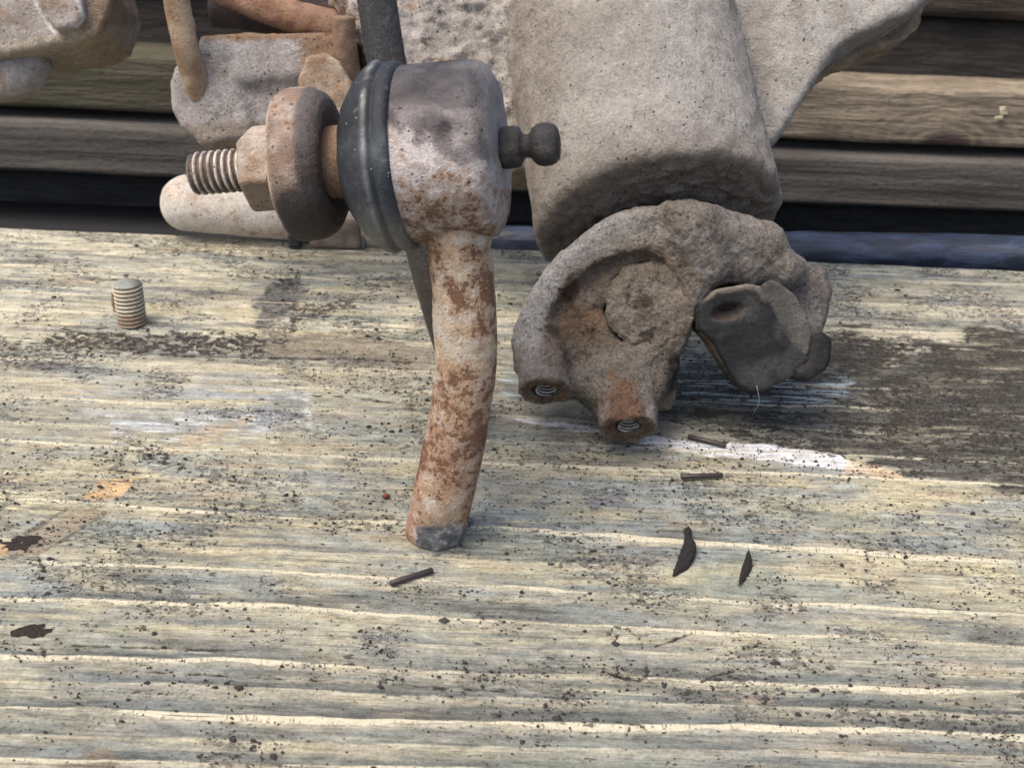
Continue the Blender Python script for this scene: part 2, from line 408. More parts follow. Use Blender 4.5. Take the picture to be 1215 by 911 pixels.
def wood_top():
    """'Col' is the wood's colour; 'Msk': pale raised ring (r), mould and lichen (g), caked dirt (b)"""
    t = NT('weathered_plank_wood'); c = t.attr("Col"); r, g, b = t.sep(t.attr("Msk"))[:3]
    v = t.coord()
    fib = t.noise(t.coord((0.30, 3.0, 1)), 1.0, 4, 0.75)
    fib2 = t.noise(t.coord((0.06, 1.3, 1), (9, 4, 0)), 1.0, 4, 0.65)
    mot = t.noise(v, 1.2, 4, 0.8); blo = t.noise(t.coord((0.6, 1, 1), (2, 8, 0)), 0.30, 4, 0.7)
    cen = lambda q, k: t.math('MULTIPLY', t.math('SUBTRACT', q, 0.5), k)
    f = t.math('ADD', t.math('ADD', cen(fib, 1.2), cen(fib2, 1.1)), t.math('ADD', cen(blo, 1.5), cen(mot, 1.5)))
    f = t.math('MAXIMUM', t.math('ADD', 1.0, f), 0.25)
    x = t.new("ShaderNodeVectorMath", operation='SCALE'); t.ln(c, x.inputs[0]); t.ln(f, x.inputs["Scale"]); c = x.outputs[0]
    # the pale rings keep a crisp, slightly frayed edge
    rf = t.ss(t.math('ADD', r, t.math('ADD', cen(fib, 0.45), cen(mot, 0.4))), 0.30, 0.48)
    x2 = t.new("ShaderNodeVectorMath", operation='SCALE'); x2.inputs[0].default_value = (0.66, 0.60, 0.44)
    t.ln(t.math('ADD', 1.0, t.math('ADD', cen(fib, 0.5), cen(mot, 0.7))), x2.inputs["Scale"])
    c = t.mix(t.math('MULTIPLY', rf, 0.76), c, x2.outputs[0])
    # long dark checks along the grain, hair cracks across the pale rings
    ck = t.noise(t.coord((0.035, 2.3, 1), (5, 1, 0)), 1.0, 4, 0.6)
    cf = t.ss(ck, 0.655, 0.685)
    lk = t.noise(t.coord((3.0, 0.35, 1), (25, 1, 0)), 1.0, 2, 0.5)
    lf = t.math('MULTIPLY', t.ss(lk, 0.63, 0.67), rf)
    c = t.mix(t.math('MULTIPLY', cf, 0.78), c, (0.06, 0.054, 0.047))
    c = t.mix(t.math('MULTIPLY', lf, 0.65), c, (0.10, 0.085, 0.06))
    # grey mould smears, lichen dots, caked dirt
    s2 = t.noise(t.coord((1.0, 1.35, 1), (41, 3, 0)), 0.40, 4, 0.75)
    th2 = t.math('SUBTRACT', 0.81, t.math('MULTIPLY', g, 0.33))
    f2 = t.ss(s2, t.math('SUBTRACT', th2, 0.02), t.math('ADD', th2, 0.08))
    c = t.mix(t.math('MULTIPLY', f2, 0.66), c, (0.085, 0.088, 0.083))
    d1 = dots(t, t.coord((0.85, 1.1, 1), (11, 23, 0)), 0.85, t.math('MULTIPLY', g, 0.62), 0.12, 0.55, 0.5)
    d2 = dots(t, t.coord((0.8, 1.2, 1), (61, 3, 0)), 1.7, t.math('MULTIPLY', g, 0.60), 0.15, 0.5, 0.4)
    d3 = dots(t, t.coord((0.7, 1.2, 1), (1, 53, 0)), 0.36, t.math('MULTIPLY', g, 0.5), 0.06, 0.40, 0.6)
    dd = t.math('MAXIMUM', d1, t.math('MAXIMUM', t.math('MULTIPLY', d2, 0.85), t.math('MULTIPLY', d3, 0.85)))
    bf = t.ss(t.math('ADD', b, t.math('ADD', cen(s2, 2.2), cen(mot, 1.4))), 0.40, 0.56)
    c = t.mix(t.math('MULTIPLY', bf, 0.9), c, t.mix(t.ss(mot, 0.42, 0.62), (0.022, 0.019, 0.017), (0.095, 0.084, 0.07)))
    c = t.mix(t.math('MULTIPLY', dd, 0.9), c, (0.032, 0.028, 0.026))
    h = t.math('ADD', t.math('MULTIPLY', fib, 0.8), t.math('MULTIPLY', mot, 0.6)); h = t.math('ADD', h, t.math('MULTIPLY', rf, 0.25))
    h = t.math('SUBTRACT', h, t.math('MULTIPLY', t.math('MAXIMUM', cf, lf), 0.6)); h = t.math('ADD', h, t.math('MULTIPLY', t.math('MAXIMUM', dd, bf), 0.22))
    return t.done(c, 0.9, h, 0.0007, 1.0, 0.0, 0.10)
M['plank'] = wood_top()
def wood_side(name, ca, cb, dark, rings=None, sx=0.035, sz=0.4, olive=None):
    """sawn board edge: the grain runs along X; rings = (x, z) of a knot the grain bends round"""
    t = NT(name)
    n1 = t.noise(t.coord((sx, 0.1, sz)), 1.0, 5, 0.6, 0.3)
    n2 = t.noise(t.coord((0.012, 0.05, 0.05), (4, 2, 1)), 1.0, 4, 0.6)
    n3 = t.noise(t.coord((0.25, 0.3, 0.6)), 1.0, 5, 0.7)
    c = t.mix(t.ss(n1, 0.38, 0.62), ca, cb)
    c = t.mix(t.math('MULTIPLY', t.ss(n2, 0.45, 0.7), 0.75), c, dark)
    c = t.mix(t.math('MULTIPLY', t.ss(n3, 0.5, 0.68), 0.6), c, dark)
    if olive:                                          # darker olive tone towards the left end of the board
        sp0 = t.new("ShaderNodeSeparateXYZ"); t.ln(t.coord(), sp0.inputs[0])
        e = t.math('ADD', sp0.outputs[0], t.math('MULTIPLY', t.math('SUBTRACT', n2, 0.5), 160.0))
        c = t.mix(t.math('MULTIPLY', t.math('SUBTRACT', 1.0, t.ss(e, -120.0, -20.0)), 0.85), c, t.mix(n1, tuple(q*0.6 for q in olive), olive))
    if rings:
        kx, kz, kr = rings
        tc = t.new("ShaderNodeTexCoord"); sp_ = t.new("ShaderNodeSeparateXYZ"); t.ln(tc.outputs["Object"], sp_.inputs[0])
        dx = t.math('SUBTRACT', t.math('MULTIPLY', sp_.outputs[0], 1000), kx); dz = t.math('SUBTRACT', t.math('MULTIPLY', sp_.outputs[2], 1000), kz)
        rr = t.math('SQRT', t.math('ADD', t.math('MULTIPLY', t.math('MULTIPLY', dx, dx), 0.30), t.math('MULTIPLY', dz, dz)))
        wob = t.math('MULTIPLY', t.noise(t.coord(), 0.1, 3), 3.0)
        w = t.math('SINE', t.math('MULTIPLY', t.math('ADD', rr, wob), 1.55))
        near = t.math('SUBTRACT', 1.0, t.ss(rr, 6.0, 45.0))
        c = t.mix(t.math('MULTIPLY', t.math('MULTIPLY', t.ss(w, -0.2, 0.9), near), 0.55), c, tuple(q*1.7 for q in ca))
        c = t.mix(t.math('SUBTRACT', 1.0, t.ss(rr, kr*0.5, kr)), c, (0.10, 0.07, 0.06))
    return t.done(c, 0.9, t.math('ADD', n1, t.math('MULTIPLY', n3, 0.6)), 0.0022, 1.0, 0, 0.12)

# ------------------------------------------------------------------ the setting: ground below, timbers behind
YE = 466.0                                   # far edge of the plank
V, Q = box(-700, 700, 120, 900, -72, -66, 4, 4, 1)
tag(build('ground', V, Q, M['ground'], origin=(0, 500, -66)), kind='structure')

def timber(name, pyT, pyB, y0, y1, mat, label, amp=0.5, seed=1, rd=1.2):
    """a long board whose near face spans these rows of the middle column at distance y0"""
    zt = onY(607, pyT, y0)[2]; zb = onY(607, pyB, y0)[2]
    V, Q = box(-420, 420, y0, y1, zb, zt, 140, 6, 10, amp, rd, seed)
    return tag(build(name, V, Q, mat, origin=((0, y0, zb))), label, 'board', 'boards stacked behind the plank')
M['beamA'] = wood_side('knotty_board_edge', (0.19,0.155,0.112), (0.32,0.265,0.19), (0.075,0.062,0.048), rings=(208, 1.0, 8.0), olive=(0.08,0.077,0.052))
M['beamA2'] = wood_side('weathered_shade_board', (0.045,0.040,0.034), (0.075,0.066,0.055), (0.028,0.026,0.024))  # dark colour stands in for shade in the recess
M['beamA3'] = wood_side('brown_shaded_board', (0.06,0.047,0.036), (0.09,0.072,0.055), (0.03,0.026,0.022))
M['beamB'] = wood_side('grey_board_edge', (0.085,0.078,0.068), (0.125,0.113,0.097), (0.05,0.047,0.043), sx=0.012, sz=0.2)
M['beamC'] = wood_side('gap_shade_board', (0.05,0.051,0.052), (0.07,0.071,0.072), (0.035,0.036,0.037))  # grey boards in the gaps, coloured dark to stand in for shade
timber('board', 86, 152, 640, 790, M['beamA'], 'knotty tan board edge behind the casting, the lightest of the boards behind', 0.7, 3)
timber('board', 2, 85, 668, 800, M['beamA2'], 'weathered board lying on top of the knotty tan board, recess shade put in its dark colour', 0.6, 9)
timber('board', -150, 0, 660, 800, M['beamA3'], 'brown shaded board at the very top edge of the picture', 0.6, 13)
timber('board', 153, 170, 690, 800, M['beamC'], 'strip in the gap under the knotty tan board, gap shade painted as its dark colour', 0.2, 17, 0.6)
timber('board', 171, 228, 632, 780, M['beamB'], 'dull grey board below the dark gap under the knotty board', 0.6, 21)
timber('board', 229, 330, 664, 780, M['beamC'], 'lowest board just above the ground behind the plank, shade painted into its dark colour', 0.3, 27)

# small pale chip caught on the knotty board
def flakes(name, mat, p, n, size, seed, label, cat):
    rs = np.random.RandomState(seed); V = []; Q = []
    for i in range(n):
        c = p + rs.randn(3) * np.array([size*0.7, size*0.1, size*0.45]); k = len(V); a = rs.rand()*6.28
        e = [np.array([math.cos(a+q)*size*rs.uniform(.3, .8), rs.uniform(-.3, .3)*size, math.sin(a+q)*size*rs.uniform(.2, .5)]) for q in (0, 1.5, 3.1, 4.6)]
        V += [c + x for x in e] + [c + x + np.array([0, 0.4, 0.1]) for x in e]
        Q += [(k, k+1, k+2, k+3), (k+7, k+6, k+5, k+4)] + [(k+j, k+4+j, k+4+(j+1) % 4, k+(j+1) % 4) for j in range(4)]
    return tag(build(name, V, Q, mat, flat=True), label, cat)
flakes('wood_chip', M['chip'], onY(1187, 137, 638.4), 6, 3.2, 4, 'pale curled wood chip on the knotty board edge at right', 'wood chip')

# wrinkled black plastic roll along the far edge of the plank, right side
pts = [onY(x, y, 492) for x, y in ((560, 292), (700, 294), (850, 297), (930, 299), (1000, 300), (1080, 301), (1160, 303), (1260, 307), (1400, 313))]
path = spline(pts, 30); V, Q = tube(path, 8.2, 40)
V = V + 0.5*np.stack([0*V[:,0], fb(V[:,0]/20, V[:,1]/5, V[:,2]/5+.3, 31), fb(V[:,0]/16, V[:,1]/4, V[:,2]/4+.3, 37)], 1)
t = NT('wrinkled_black_plastic'); n = t.noise(t.coord((0.05, 0.25, 0.25)), 1.0, 6, 0.7, 0.6)
n2 = t.noise(t.coord(), 0.05, 3)
c = t.mix(t.ss(n, 0.42, 0.66), (0.018, 0.023, 0.036), (0.055, 0.075, 0.125))  # lighter blue patches are the sky's sheen put into the colour
M['plastic'] = t.done(c, 0.3, n, 0.0006, 1.0, 0, 0.6)
tag(build('plastic_roll', V, Q, M['plastic']), 'long wrinkled blue-black plastic roll, sky sheen put in its colour, along the far edge of the plank', 'plastic roll')

# ------------------------------------------------------------------ the plank everything stands on
xs = np.concatenate([np.arange(-330, -204, 3.0), np.arange(-204, 204, 0.5), np.arange(204, 331, 3.0)])
ys = np.concatenate([np.arange(150, 190, 1.0), np.arange(190, YE - 0.01, 0.42), [YE]])
X, Y = np.meshgrid(xs, ys, indexing='ij'); X = X.ravel(); Y = Y.ravel()
PX, PY = proj(np.stack([X, Y, 0*X], 1))
# growth rings: (rows at columns 0, 300, 600, 900, 1215), brightness, band darkness below
CX = np.array([-900, 0, 300, 600, 900, 1215, 2100], float)
RG = [((271, 284, 300, 314, 322), .5, .25), ((283, 297, 312, 325, 337), .6, .3), ((300, 313, 326, 341, 352), .4, .5), ((313, 325, 338, 354, 366), .7, .25),
      ((328, 340, 353, 366, 380), .5, .5), ((343, 357, 370, 384, 398), .7, .35), ((365, 377, 390, 404, 416), .8, .3), ((398, 405, 418, 428, 440), .3, .65),
      ((424, 434, 441, 454, 466), .5, .5), ((446, 458, 468, 478, 492), .5, .35), ((470, 482, 494, 506, 518), .7, .55), ((500, 510, 522, 536, 548), .5, .4),
      ((522, 536, 548, 560, 575), .8, .3), ((556, 568, 584, 596, 610), .35, .45), ((589, 609, 627, 646, 667), 1., .45), ((640, 652, 664, 680, 700), .25, .4), ((664, 676, 694, 713, 730), .75, .6),
      ((708, 718, 734, 750, 768), 1., .45), ((742, 752, 766, 778, 792), .3, .75), ((777, 783, 796, 808, 817), .85, .85), ((806, 814, 826, 836, 846), .1, .9),
      ((836, 847, 856, 860, 870), 1., .75), ((868, 876, 886, 888, 896), .15, .8), ((898, 904, 912, 916, 922), .9, .6), ((945, 952, 958, 962, 968), .8, .7), ((1010, 1018, 1022, 1026, 1030), .8, .6), ((1090, 1090, 1090, 1090, 1090), .5, .5)]
wv = 2.2*fb(X/26, Y/14, None, 3, 3) + 0.8*fb(X/7, Y/4, None, 8, 3)
yw = PY + wv * np.clip((PY-200)/450, .35, 1.3)
lines = []
for rows, br, dk in RG:
    r = list(rows); r = [r[0]*1.0 - 3*(r[1]-r[0])*.6] + r + [r[-1] + 2*(r[-1]-r[-2])*.6]
    lines.append(np.interp(PX, CX, r))
bright = np.zeros(len(X)); dark = np.full(len(X), .3); tt = np.zeros(len(X)); height = np.zeros(len(X)); prevy = None
for k in range(len(RG)):
    y0 = lines[k]; y1 = lines[k+1] if k+1 < len(RG) else y0 + 60
    kk = np.nonzero((yw >= y0 - 3) & (yw < y1))[0]                  # only this band and the rim just above it
    Xk, Yk, yk, y0k, y1k, PYk = X[kk], Y[kk], yw[kk], y0[kk], y1[kk], PY[kk]
    ins = yk >= y0k; t = np.clip((yk - y0k)/(y1k - y0k), 0, 1)
    br = RG[k][1]; wid = 3.8 + 1.6*(PYk > 640) + 1.8*(RG[k][1] > .8)*(PYk > 820)
    d = (yk - y0k) / np.maximum(wid*(0.85 + 0.75*fb(Xk/16, Yk*0+k, None, 77, 4, .65)), 1.6)
    mod = np.clip(0.85 + 0.8*fb(Xk/45, Yk/30, None, 50+k, 5, .6), 0.10, 1.25)
    ln = np.where(ins, np.exp(-np.maximum(d, 0)**2), 0.6*np.exp(-((yk-y0k)/1.0)**2)) * br * mod
    bright[kk] = np.maximum(bright[kk], ln)
    height[kk] += 0.24*ln
    dark[kk] = np.where(ins, RG[k][2]*(0.55 + 0.50*t), dark[kk]); tt[kk] = np.where(ins, t, tt[kk])
st1 = fb(X/26, Y/1.9, None, 101, 5, .6); st2 = fb(X/9, Y/0.9, None, 131, 3, .6); pat = fb(X/20, Y/9, None, 151, 6, .62); pat2 = fb(X/60, Y/22, None, 171, 3)
cream = np.array([0.66, 0.59, 0.42]); tan = np.array([0.47, 0.42, 0.275]); grey = np.array([0.225, 0.224, 0.192]); blue = np.array([0.27, 0.298, 0.285]); dgrey = np.array([0.082, 0.088, 0.082])
n_ = len(X)
lowp = smooth(690, 760, PY)
base = mix(np.tile(tan, (n_, 1)), grey, np.clip(dark*1.35 + 0.5*pat + 0.6*st1 + 0.05, 0, 1))
base = mix(base, dgrey, np.clip((dark - 0.45)*1.7 + 0.6*st1 + 0.35*pat, 0, 0.85))
base = mix(base, blue, np.clip(0.22 + 1.0*fb(X/22, Y/7, None, 211, 5, .6), 0, 0.75)*(1 - .55*lowp))
base = mix(base, (0.24, 0.26, 0.21), np.clip(1.0*fb(X/30, Y/18, None, 231, 4) - 0.12, 0, 0.55))          # faint green algae
base = mix(base, (0.43, 0.34, 0.23), np.clip(0.9*fb(X/26, Y/5, None, 251, 4) - 0.36, 0, 0.5))          # warm unbleached streaks
up = smooth(620, 330, PY)
base = mix(base, np.array([0.60, 0.545, 0.40]), np.clip(up*(0.30 + 0.9*st1 + 0.75*pat), 0, 0.9))
base = mix(base, (0.155, 0.153, 0.148), np.clip(up*(0.02 + 1.2*fb(X/28, Y/3.2, None, 261, 5, .6)), 0, 0.85))
base *= (1 + 0.16*st2)[:, None]
base = mix(base, cream, np.clip(bright*0.8, 0, .6))
tail = np.clip(np.exp(-tt*3.6)*lowp*(.45+1.1*pat), 0, .6)*(tt > 0); base = mix(base, (0.50, 0.45, 0.33), tail)   # warm wood below each ring
spk = np.clip(0.42 + 1.15*fb(X/13, Y/9, None, 301, 5) + 0.20*up - 0.14*smooth(700, 860, PY), 0.10, 1.0)
rust = np.zeros(n_); caked = np.zeros(n_)
# --- marks that this plank carries and the rod's painted shadow, each at its place
def near(x0, x1, y0, y1):                     # the vertices in reach of a mark
    return np.nonzero((PX > x0) & (PX < x1) & (PY > y0) & (PY < y1))[0]
def blob(pts, soft=12, amp=14, sc=9, seed=1):
    soft = soft*.42 + .4
    a = np.array(pts); e = soft + amp*1.6 + 3; k = near(a[:,0].min()-e, a[:,0].max()+e, a[:,1].min()-e, a[:,1].max()+e)
    d = d_poly2(PX[k], PY[k], pts) + amp*fb(X[k]/sc, Y[k]/sc*1.6, None, seed, 6, .68)
    o = np.zeros(len(X)); o[k] = smooth(soft, -soft, d); return o
def seg(x0, y0, x1, y1, w, soft=2.0, amp=2.0, seed=1):
    e = w + soft + amp*1.6 + 2; k = near(min(x0, x1)-e, max(x0, x1)+e, min(y0, y1)-e, max(y0, y1)+e)
    ex, ey = x1-x0, y1-y0; t = np.clip(((PX[k]-x0)*ex + (PY[k]-y0)*ey)/(ex*ex+ey*ey), 0, 1)
    d = np.hypot(PX[k]-x0-ex*t, PY[k]-y0-ey*t) - w + amp*fb(X[k]/3, Y[k]/3, None, seed, 3)
    o = np.zeros(len(X)); o[k] = smooth(soft, -soft, d); return o
dirt = np.array([0.062, 0.056, 0.050])
m = blob([(770,440),(900,432),(1010,392),(1060,415),(1150,392),(1260,400),(1500,420),(1500,590),(1215,588),(1120,575),(1065,562),(1010,548),(930,520),(800,512),(720,512),(700,470)], 16, 26, 16, 5)
base = mix(base, (0.085,0.078,0.066), m*np.clip(.8+.5*st1, .3, .95)); caked = np.maximum(caked, m*(0.34 + 0.65*fb(X/14, Y/5, None, 411, 5, .65)))
m = blob([(1040,440),(1215,412),(1500,420),(1500,560),(1100,560),(1040,530)], 18, 30, 12, 15); caked = np.maximum(caked, m*(.46 + .6*fb(X/12, Y/5, None, 413, 5, .65)))
m = blob([(900,418),(1000,396),(1080,410),(1060,440),(930,440)], 14, 20, 9, 45); caked = np.maximum(caked, m*.6)
m = blob([(840,500),(960,520),(1060,560),(1000,545),(880,520)], 6, 12, 6, 46); caked = np.maximum(caked, m*.6)
m = blob([(590,430),(800,405),(1010,440),(1010,478),(800,480),(610,475)], 12, 14, 10, 6)                # blue-white residue streaks
base = mix(base, (0.11,0.13,0.13), m*0.5)
stk = np.clip(2.6*fb(X/14, Y/0.55, None, 421, 3) - 0.75, 0, 1); base = mix(base, (0.55,0.63,0.66), np.clip(m*stk*1.1, 0, 0.9)); caked *= (1 - m*stk)
m = blob([(592,495),(640,498),(700,505),(820,524),(930,530),(985,537),(1052,557),(985,554),(900,547),(835,538),(790,530),(700,513),(640,504)], 1.6, 4.5, 6, 7)   # white paint sliver
base = mix(base, (0.74,0.73,0.73), m*np.clip(0.90 + 0.6*st2, 0.2, 1)); spk *= (1 - 0.75*m); caked *= (1-m)
m = blob([(1010,545),(1060,557),(1075,570),(1000,560)], 4, 5, 4, 8); base = mix(base, (0.62,0.46,0.30), m*0.8)
m = blob([(52,392),(150,393),(300,398),(335,406),(305,421),(150,416),(60,412)], 9, 16, 4, 9)          # grit-filled groove
caked = np.maximum(caked, m*.62); spk = np.maximum(spk, m); height -= 0.35*m
m = blob([(0,400),(80,405),(120,430),(60,440),(-80,440),(-80,400)], 10, 16, 6, 10); caked = np.maximum(caked, m*.42); spk = np.maximum(spk, .8*m)
m = blob([(322,335),(350,328),(362,345),(340,372),(318,392),(300,392),(305,362)], 7, 10, 6, 11); base = mix(base, (0.14,0.14,0.135), m*0.8); caked = np.maximum(caked, m*.38)
m = blob([(345,362),(420,352),(425,368),(360,378),(352,396),(338,396)], 5, 7, 5, 12); caked = np.maximum(caked, m*.5)
m = blob([(330,395),(470,400),(560,425),(500,440),(340,425),(300,410)], 8, 14, 8, 13); base = mix(base, (0.20,0.165,0.125), m*0.7)
m = blob([(300,470),(358,466),(362,498),(306,502)], 5, 9, 5, 14); base = mix(base, (0.20,0.21,0.21), m*np.clip(.6+pat, .2, .85))
edge = blob([(292,460),(365,458),(368,506),(300,510)], 5, 9, 5, 24) * (1-m); base = mix(base, (0.66,0.67,0.67), np.clip(edge*np.clip(.05+fb(X/3, Y/2, None, 431, 3), 0, 1), 0, .5))
m = blob([(90,440),(290,445),(350,470),(320,520),(180,515),(80,490)], 20, 26, 14, 16); base = mix(base, (0.36,0.38,0.39), m*np.clip(.2+st1, 0, .6))
m = blob([(120,500),(300,495),(330,520),(240,535),(130,530)], 8, 16, 8, 17); base = mix(base, (0.60,0.62,0.63), m*np.clip(-.15+1.4*st2, 0, .8))
m = blob([(168,530),(200,528),(205,545),(180,552),(165,546)], 5, 8, 4, 18); caked = np.maximum(caked, m*.45); spk = np.maximum(spk, m)
m = blob([(118,568),(165,566),(138,592),(98,591)], 1.6, 2, 3, 19); base = mix(base, (0.54,0.37,0.20), m*np.clip(.8+.7*st2, .2, 1)); spk *= (1-m)   # fresh scrape
m = blob([(215,515),(300,492),(303,497),(215,538),(198,545)], 3, 3, 3, 20); base = mix(base, (0.46,0.34,0.22), m*np.clip(.5+st2, 0, .7))
m = blob([(20,640),(80,605),(95,600),(120,606),(40,660),(0,660),(-20,650)], 4, 5, 4, 21); base = mix(base, (0.30,0.24,0.165), m*0.75)
m = blob([(-20,650),(0,643),(16,650),(0,660),(-20,664)], 3, 3, 3, 22); base = mix(base, (0.5,0.33,0.17), m*0.8)
m = seg(125, 608, 45, 658, 1.3, 2, 2, 23) + seg(78, 604, 30, 632, 1.5, 2, 2, 25); base = mix(base, (0.12,0.10,0.075), np.clip(m, 0, .75)); height -= 0.15*np.clip(m, 0, 1)
m = blob([(690,592),(735,580),(745,600),(705,606)], 6, 9, 5, 26); base = mix(base, (0.19,0.19,0.21), m*0.7)
m = blob([(590,560),(640,575),(600,600),(560,580)], 10, 12, 6, 27); base = mix(base, (0.20,0.20,0.18), m*0.5)  # rod's soft shadow painted into the wood colour
m = blob([(60,905),(130,885),(150,905),(100,925)], 6, 9, 6, 28); base = mix(base, (0.20,0.15,0.10), m*0.6)
m = blob([(790,565),(930,555),(1000,590),(900,620),(800,590)], 10, 24, 7, 29); spk = np.maximum(spk, m*.85)
m = blob([(380,520),(700,500),(900,570),(700,640),(420,600)], 30, 40, 14, 30); spk = np.maximum(spk, m*.62)
m = blob([(0,530),(200,520),(330,560),(330,610),(0,590)], 20, 30, 10, 33); spk = np.maximum(spk, m*.75)
m = blob([(900,615),(1215,590),(1400,620),(1215,690),(950,650)], 20, 30, 10, 34); spk = np.maximum(spk, m*.72)
m = blob([(840,680),(1000,690),(1010,715),(850,715)], 10, 12, 8, 35); base = mix(base, (0.22,0.25,0.22), m*.5)
# cracks
crack = np.zeros(n_)
def crk(pts, w=0.9, seed=1):
    global crack
    for (a, b) in zip(pts[:-1], pts[1:]): crack = np.maximum(crack, seg(a[0], a[1], b[0], b[1], w, 1.0, 1.5, seed))
crk([(723,752),(727,742),(745,744),(752,752),(770,751)], .9, 1); crk([(728,763),(733,752)], .8, 2); crk([(752,744),(760,758),(766,780),(768,800)], .6, 3)
crk([(725,797),(733,802),(745,805),(760,807),(768,799)], 1.5, 4); crk([(732,790),(736,806)], .9, 5); crk([(730,855),(745,858),(758,860),(772,868)], .9, 6); crk([(748,860),(743,872)], .8, 7); crk([(735,845),(738,858)], .6, 8)
crk([(44,655),(48,668),(54,678)], 1.0, 9); crk([(46,760),(52,770),(54,785)], 1.0, 10); crk([(778,765),(800,758),(822,750)], 1.6, 11); crk([(833,808),(850,800),(870,795)], 1.2, 12)
crk([(200,421),(330,424),(420,425),(520,431)], .5, 13); crk([(360,468),(420,471),(500,481)], .6, 14); crk([(130,556),(180,560),(200,552),(218,548),(212,560)], .7, 15)
crk([(640,628),(655,621),(672,627)], .5, 16); crk([(660,640),(690,632)], .4, 17); crk([(160,795),(330,803),(600,818)], .5, 18); crk([(0,762),(140,766),(330,772)], .45, 19); crk([(0,600),(90,604)], .3, 20)
base = mix(base, (0.06,0.052,0.044), np.clip(crack*.7, 0, .7)); caked = np.maximum(caked, .72*crack); height -= 0.5*crack
height += 0.16*st1 + 0.10*st2 + 0.25*pat2
Z = height - 0.9*smooth(YE-2.2, YE, Y)**2
V = np.stack([X, Y, Z - 0.12], 1); nx_, ny_ = len(xs), len(ys)
i = np.arange(nx_-1)[:,None]*ny_; j = np.arange(ny_-1)[None,:]
Q = np.stack([i+j, i+ny_+j, i+ny_+j+1, i+j+1], -1).reshape(-1, 4)
def skirt(idx):                               # sides and underside
    global V, Q, base, spk
    idx = np.asarray(idx); lo = V[idx].copy(); lo[:, 2] = -38; k = len(V); V = np.vstack([V, lo]); m = len(idx)
    q = np.stack([idx[:-1], k+np.arange(m-1), k+1+np.arange(m-1), idx[1:]], 1); Q = np.vstack([Q, q])
    base = np.vstack([base, base[idx]*0.7]); spk = np.concatenate([spk, spk[idx]])
ii = np.arange(nx_)*ny_
skirt(ii); skirt(ii[::-1]+ny_-1); skirt(np.arange(ny_)[::-1]); skirt((nx_-1)*ny_+np.arange(ny_))
nb_ = np.zeros(len(spk)); nb_[:n_] = np.clip(bright, 0, 1); ck_ = np.zeros(len(spk)); ck_[:n_] = caked
plank_msk = np.stack([nb_, spk, ck_], 1)
plank = build('plank', V, Q, M['plank'], origin=(0, 300, 0), col=base, msk=plank_msk)
tag(plank, 'broad weathered grey and cream plank with raised grain that everything stands on', 'plank')

# bark-filled pockets and the knot
for k, (px, py, rx, ry) in enumerate(((26, 644, 4.2, 2.6), (38, 749, 3.7, 2.2))):
    c = onZ(px, py); n = 26; ring = []
    for q in range(n):
        a = q*2*math.pi/n; w = 1 + 0.5*float(fb(np.array([math.cos(a)*3+k*9]), np.array([math.sin(a)*3]), None, 5, 4)[0])
        ring.append(c + np.array([rx*math.cos(a)*w, ry*math.sin(a)*w, 0.05]))
    inner = [c + (p-c)*0.6 + np.array([0, 0, 0.22]) for p in ring]
    V = ring + inner + [c + np.array([0, 0, 0.05])]
    Q = [(q, (q+1) % n, n+(q+1) % n, n+q) for q in range(n)] + [(n+q, n+(q+1) % n, 2*n) for q in range(n)]
    build('bark_pocket', V, Q, M['bark'], plank)

# grit and lichen crumbs lying on the wood
rs = np.random.RandomState(21); V = []; Q = []
cand = []
while len(cand) < 6200:
    px, py = rs.uniform(-60, 1275), rs.uniform(272, 930)
    p = onZ(px, py)
    if p[1] > YE-1 or abs(p[0]) > 300: continue
    dn = float(0.35 + 0.8*fb(np.array([p[0]/13]), np.array([p[1]/9]), None, 301, 4)[0])
    lim = 0.9 if py < 560 else 0.62
    if (60 < px < 330 and 396 < py < 416): dn = 1.0
    if (780 < px and 400 < py < 570): dn = 0.9
    if rs.rand() < dn*lim: cand.append(p)
for p in cand:
    k = len(V); n = 7; r = min(0.10 + 0.13*math.exp(0.75*rs.randn()), 1.2); a0 = rs.rand()*6.28; st_ = rs.uniform(.35, .9); hz = r*rs.uniform(.15, .5)
    ro = [(math.cos(a0+q*6.283/n)*r*rs.uniform(.45, 1.35), math.sin(a0+q*6.283/n)*r*st_*rs.uniform(.45, 1.35)) for q in range(n)]
    z0 = 0.0
    V += [(p[0]+x, p[1]+y, z0) for x, y in ro] + [(p[0]+x*.55, p[1]+y*.55, z0+hz+0.25) for x, y in ro]
    Q += [(k+q, k+(q+1) % n, k+n+(q+1) % n, k+n+q) for q in range(n)] + [tuple(k+n+q for q in range(n))]
tag(build('grit', V, Q, M['crumb'], origin=(0, 300, 0), flat=True), 'scattered dark grit and lichen crumbs on the plank', 'grit', kind='stuff')

# ------------------------------------------------------------------ ball joint end on its cut-off rod
DJ = 300.0; S = DJ / F                        # depth of the joint, mm per photo pixel there
foot = onZ(515, 634)
joint = thing('tie_rod_end', foot, 'rusty ball joint with black rubber boot on a bent rod standing on the plank', 'ball joint')
JC = C(535, 181, DJ)
uc = np.array([math.cos(math.radians(9))*math.cos(math.radians(3.2)), math.cos(math.radians(9))*math.sin(math.radians(3.2)), math.sin(math.radians(9))])
U = nrm(R3 @ uc)
def J(t): return JC + U*(t*S)
def jl(prof, n=96, step=1.2, **kw):
    V, Q = lathe(JC, U, dense([(a*S, b*S) for a, b in prof], step*S*4), n, **kw); return V, Q
def pxy(V): return proj(V)
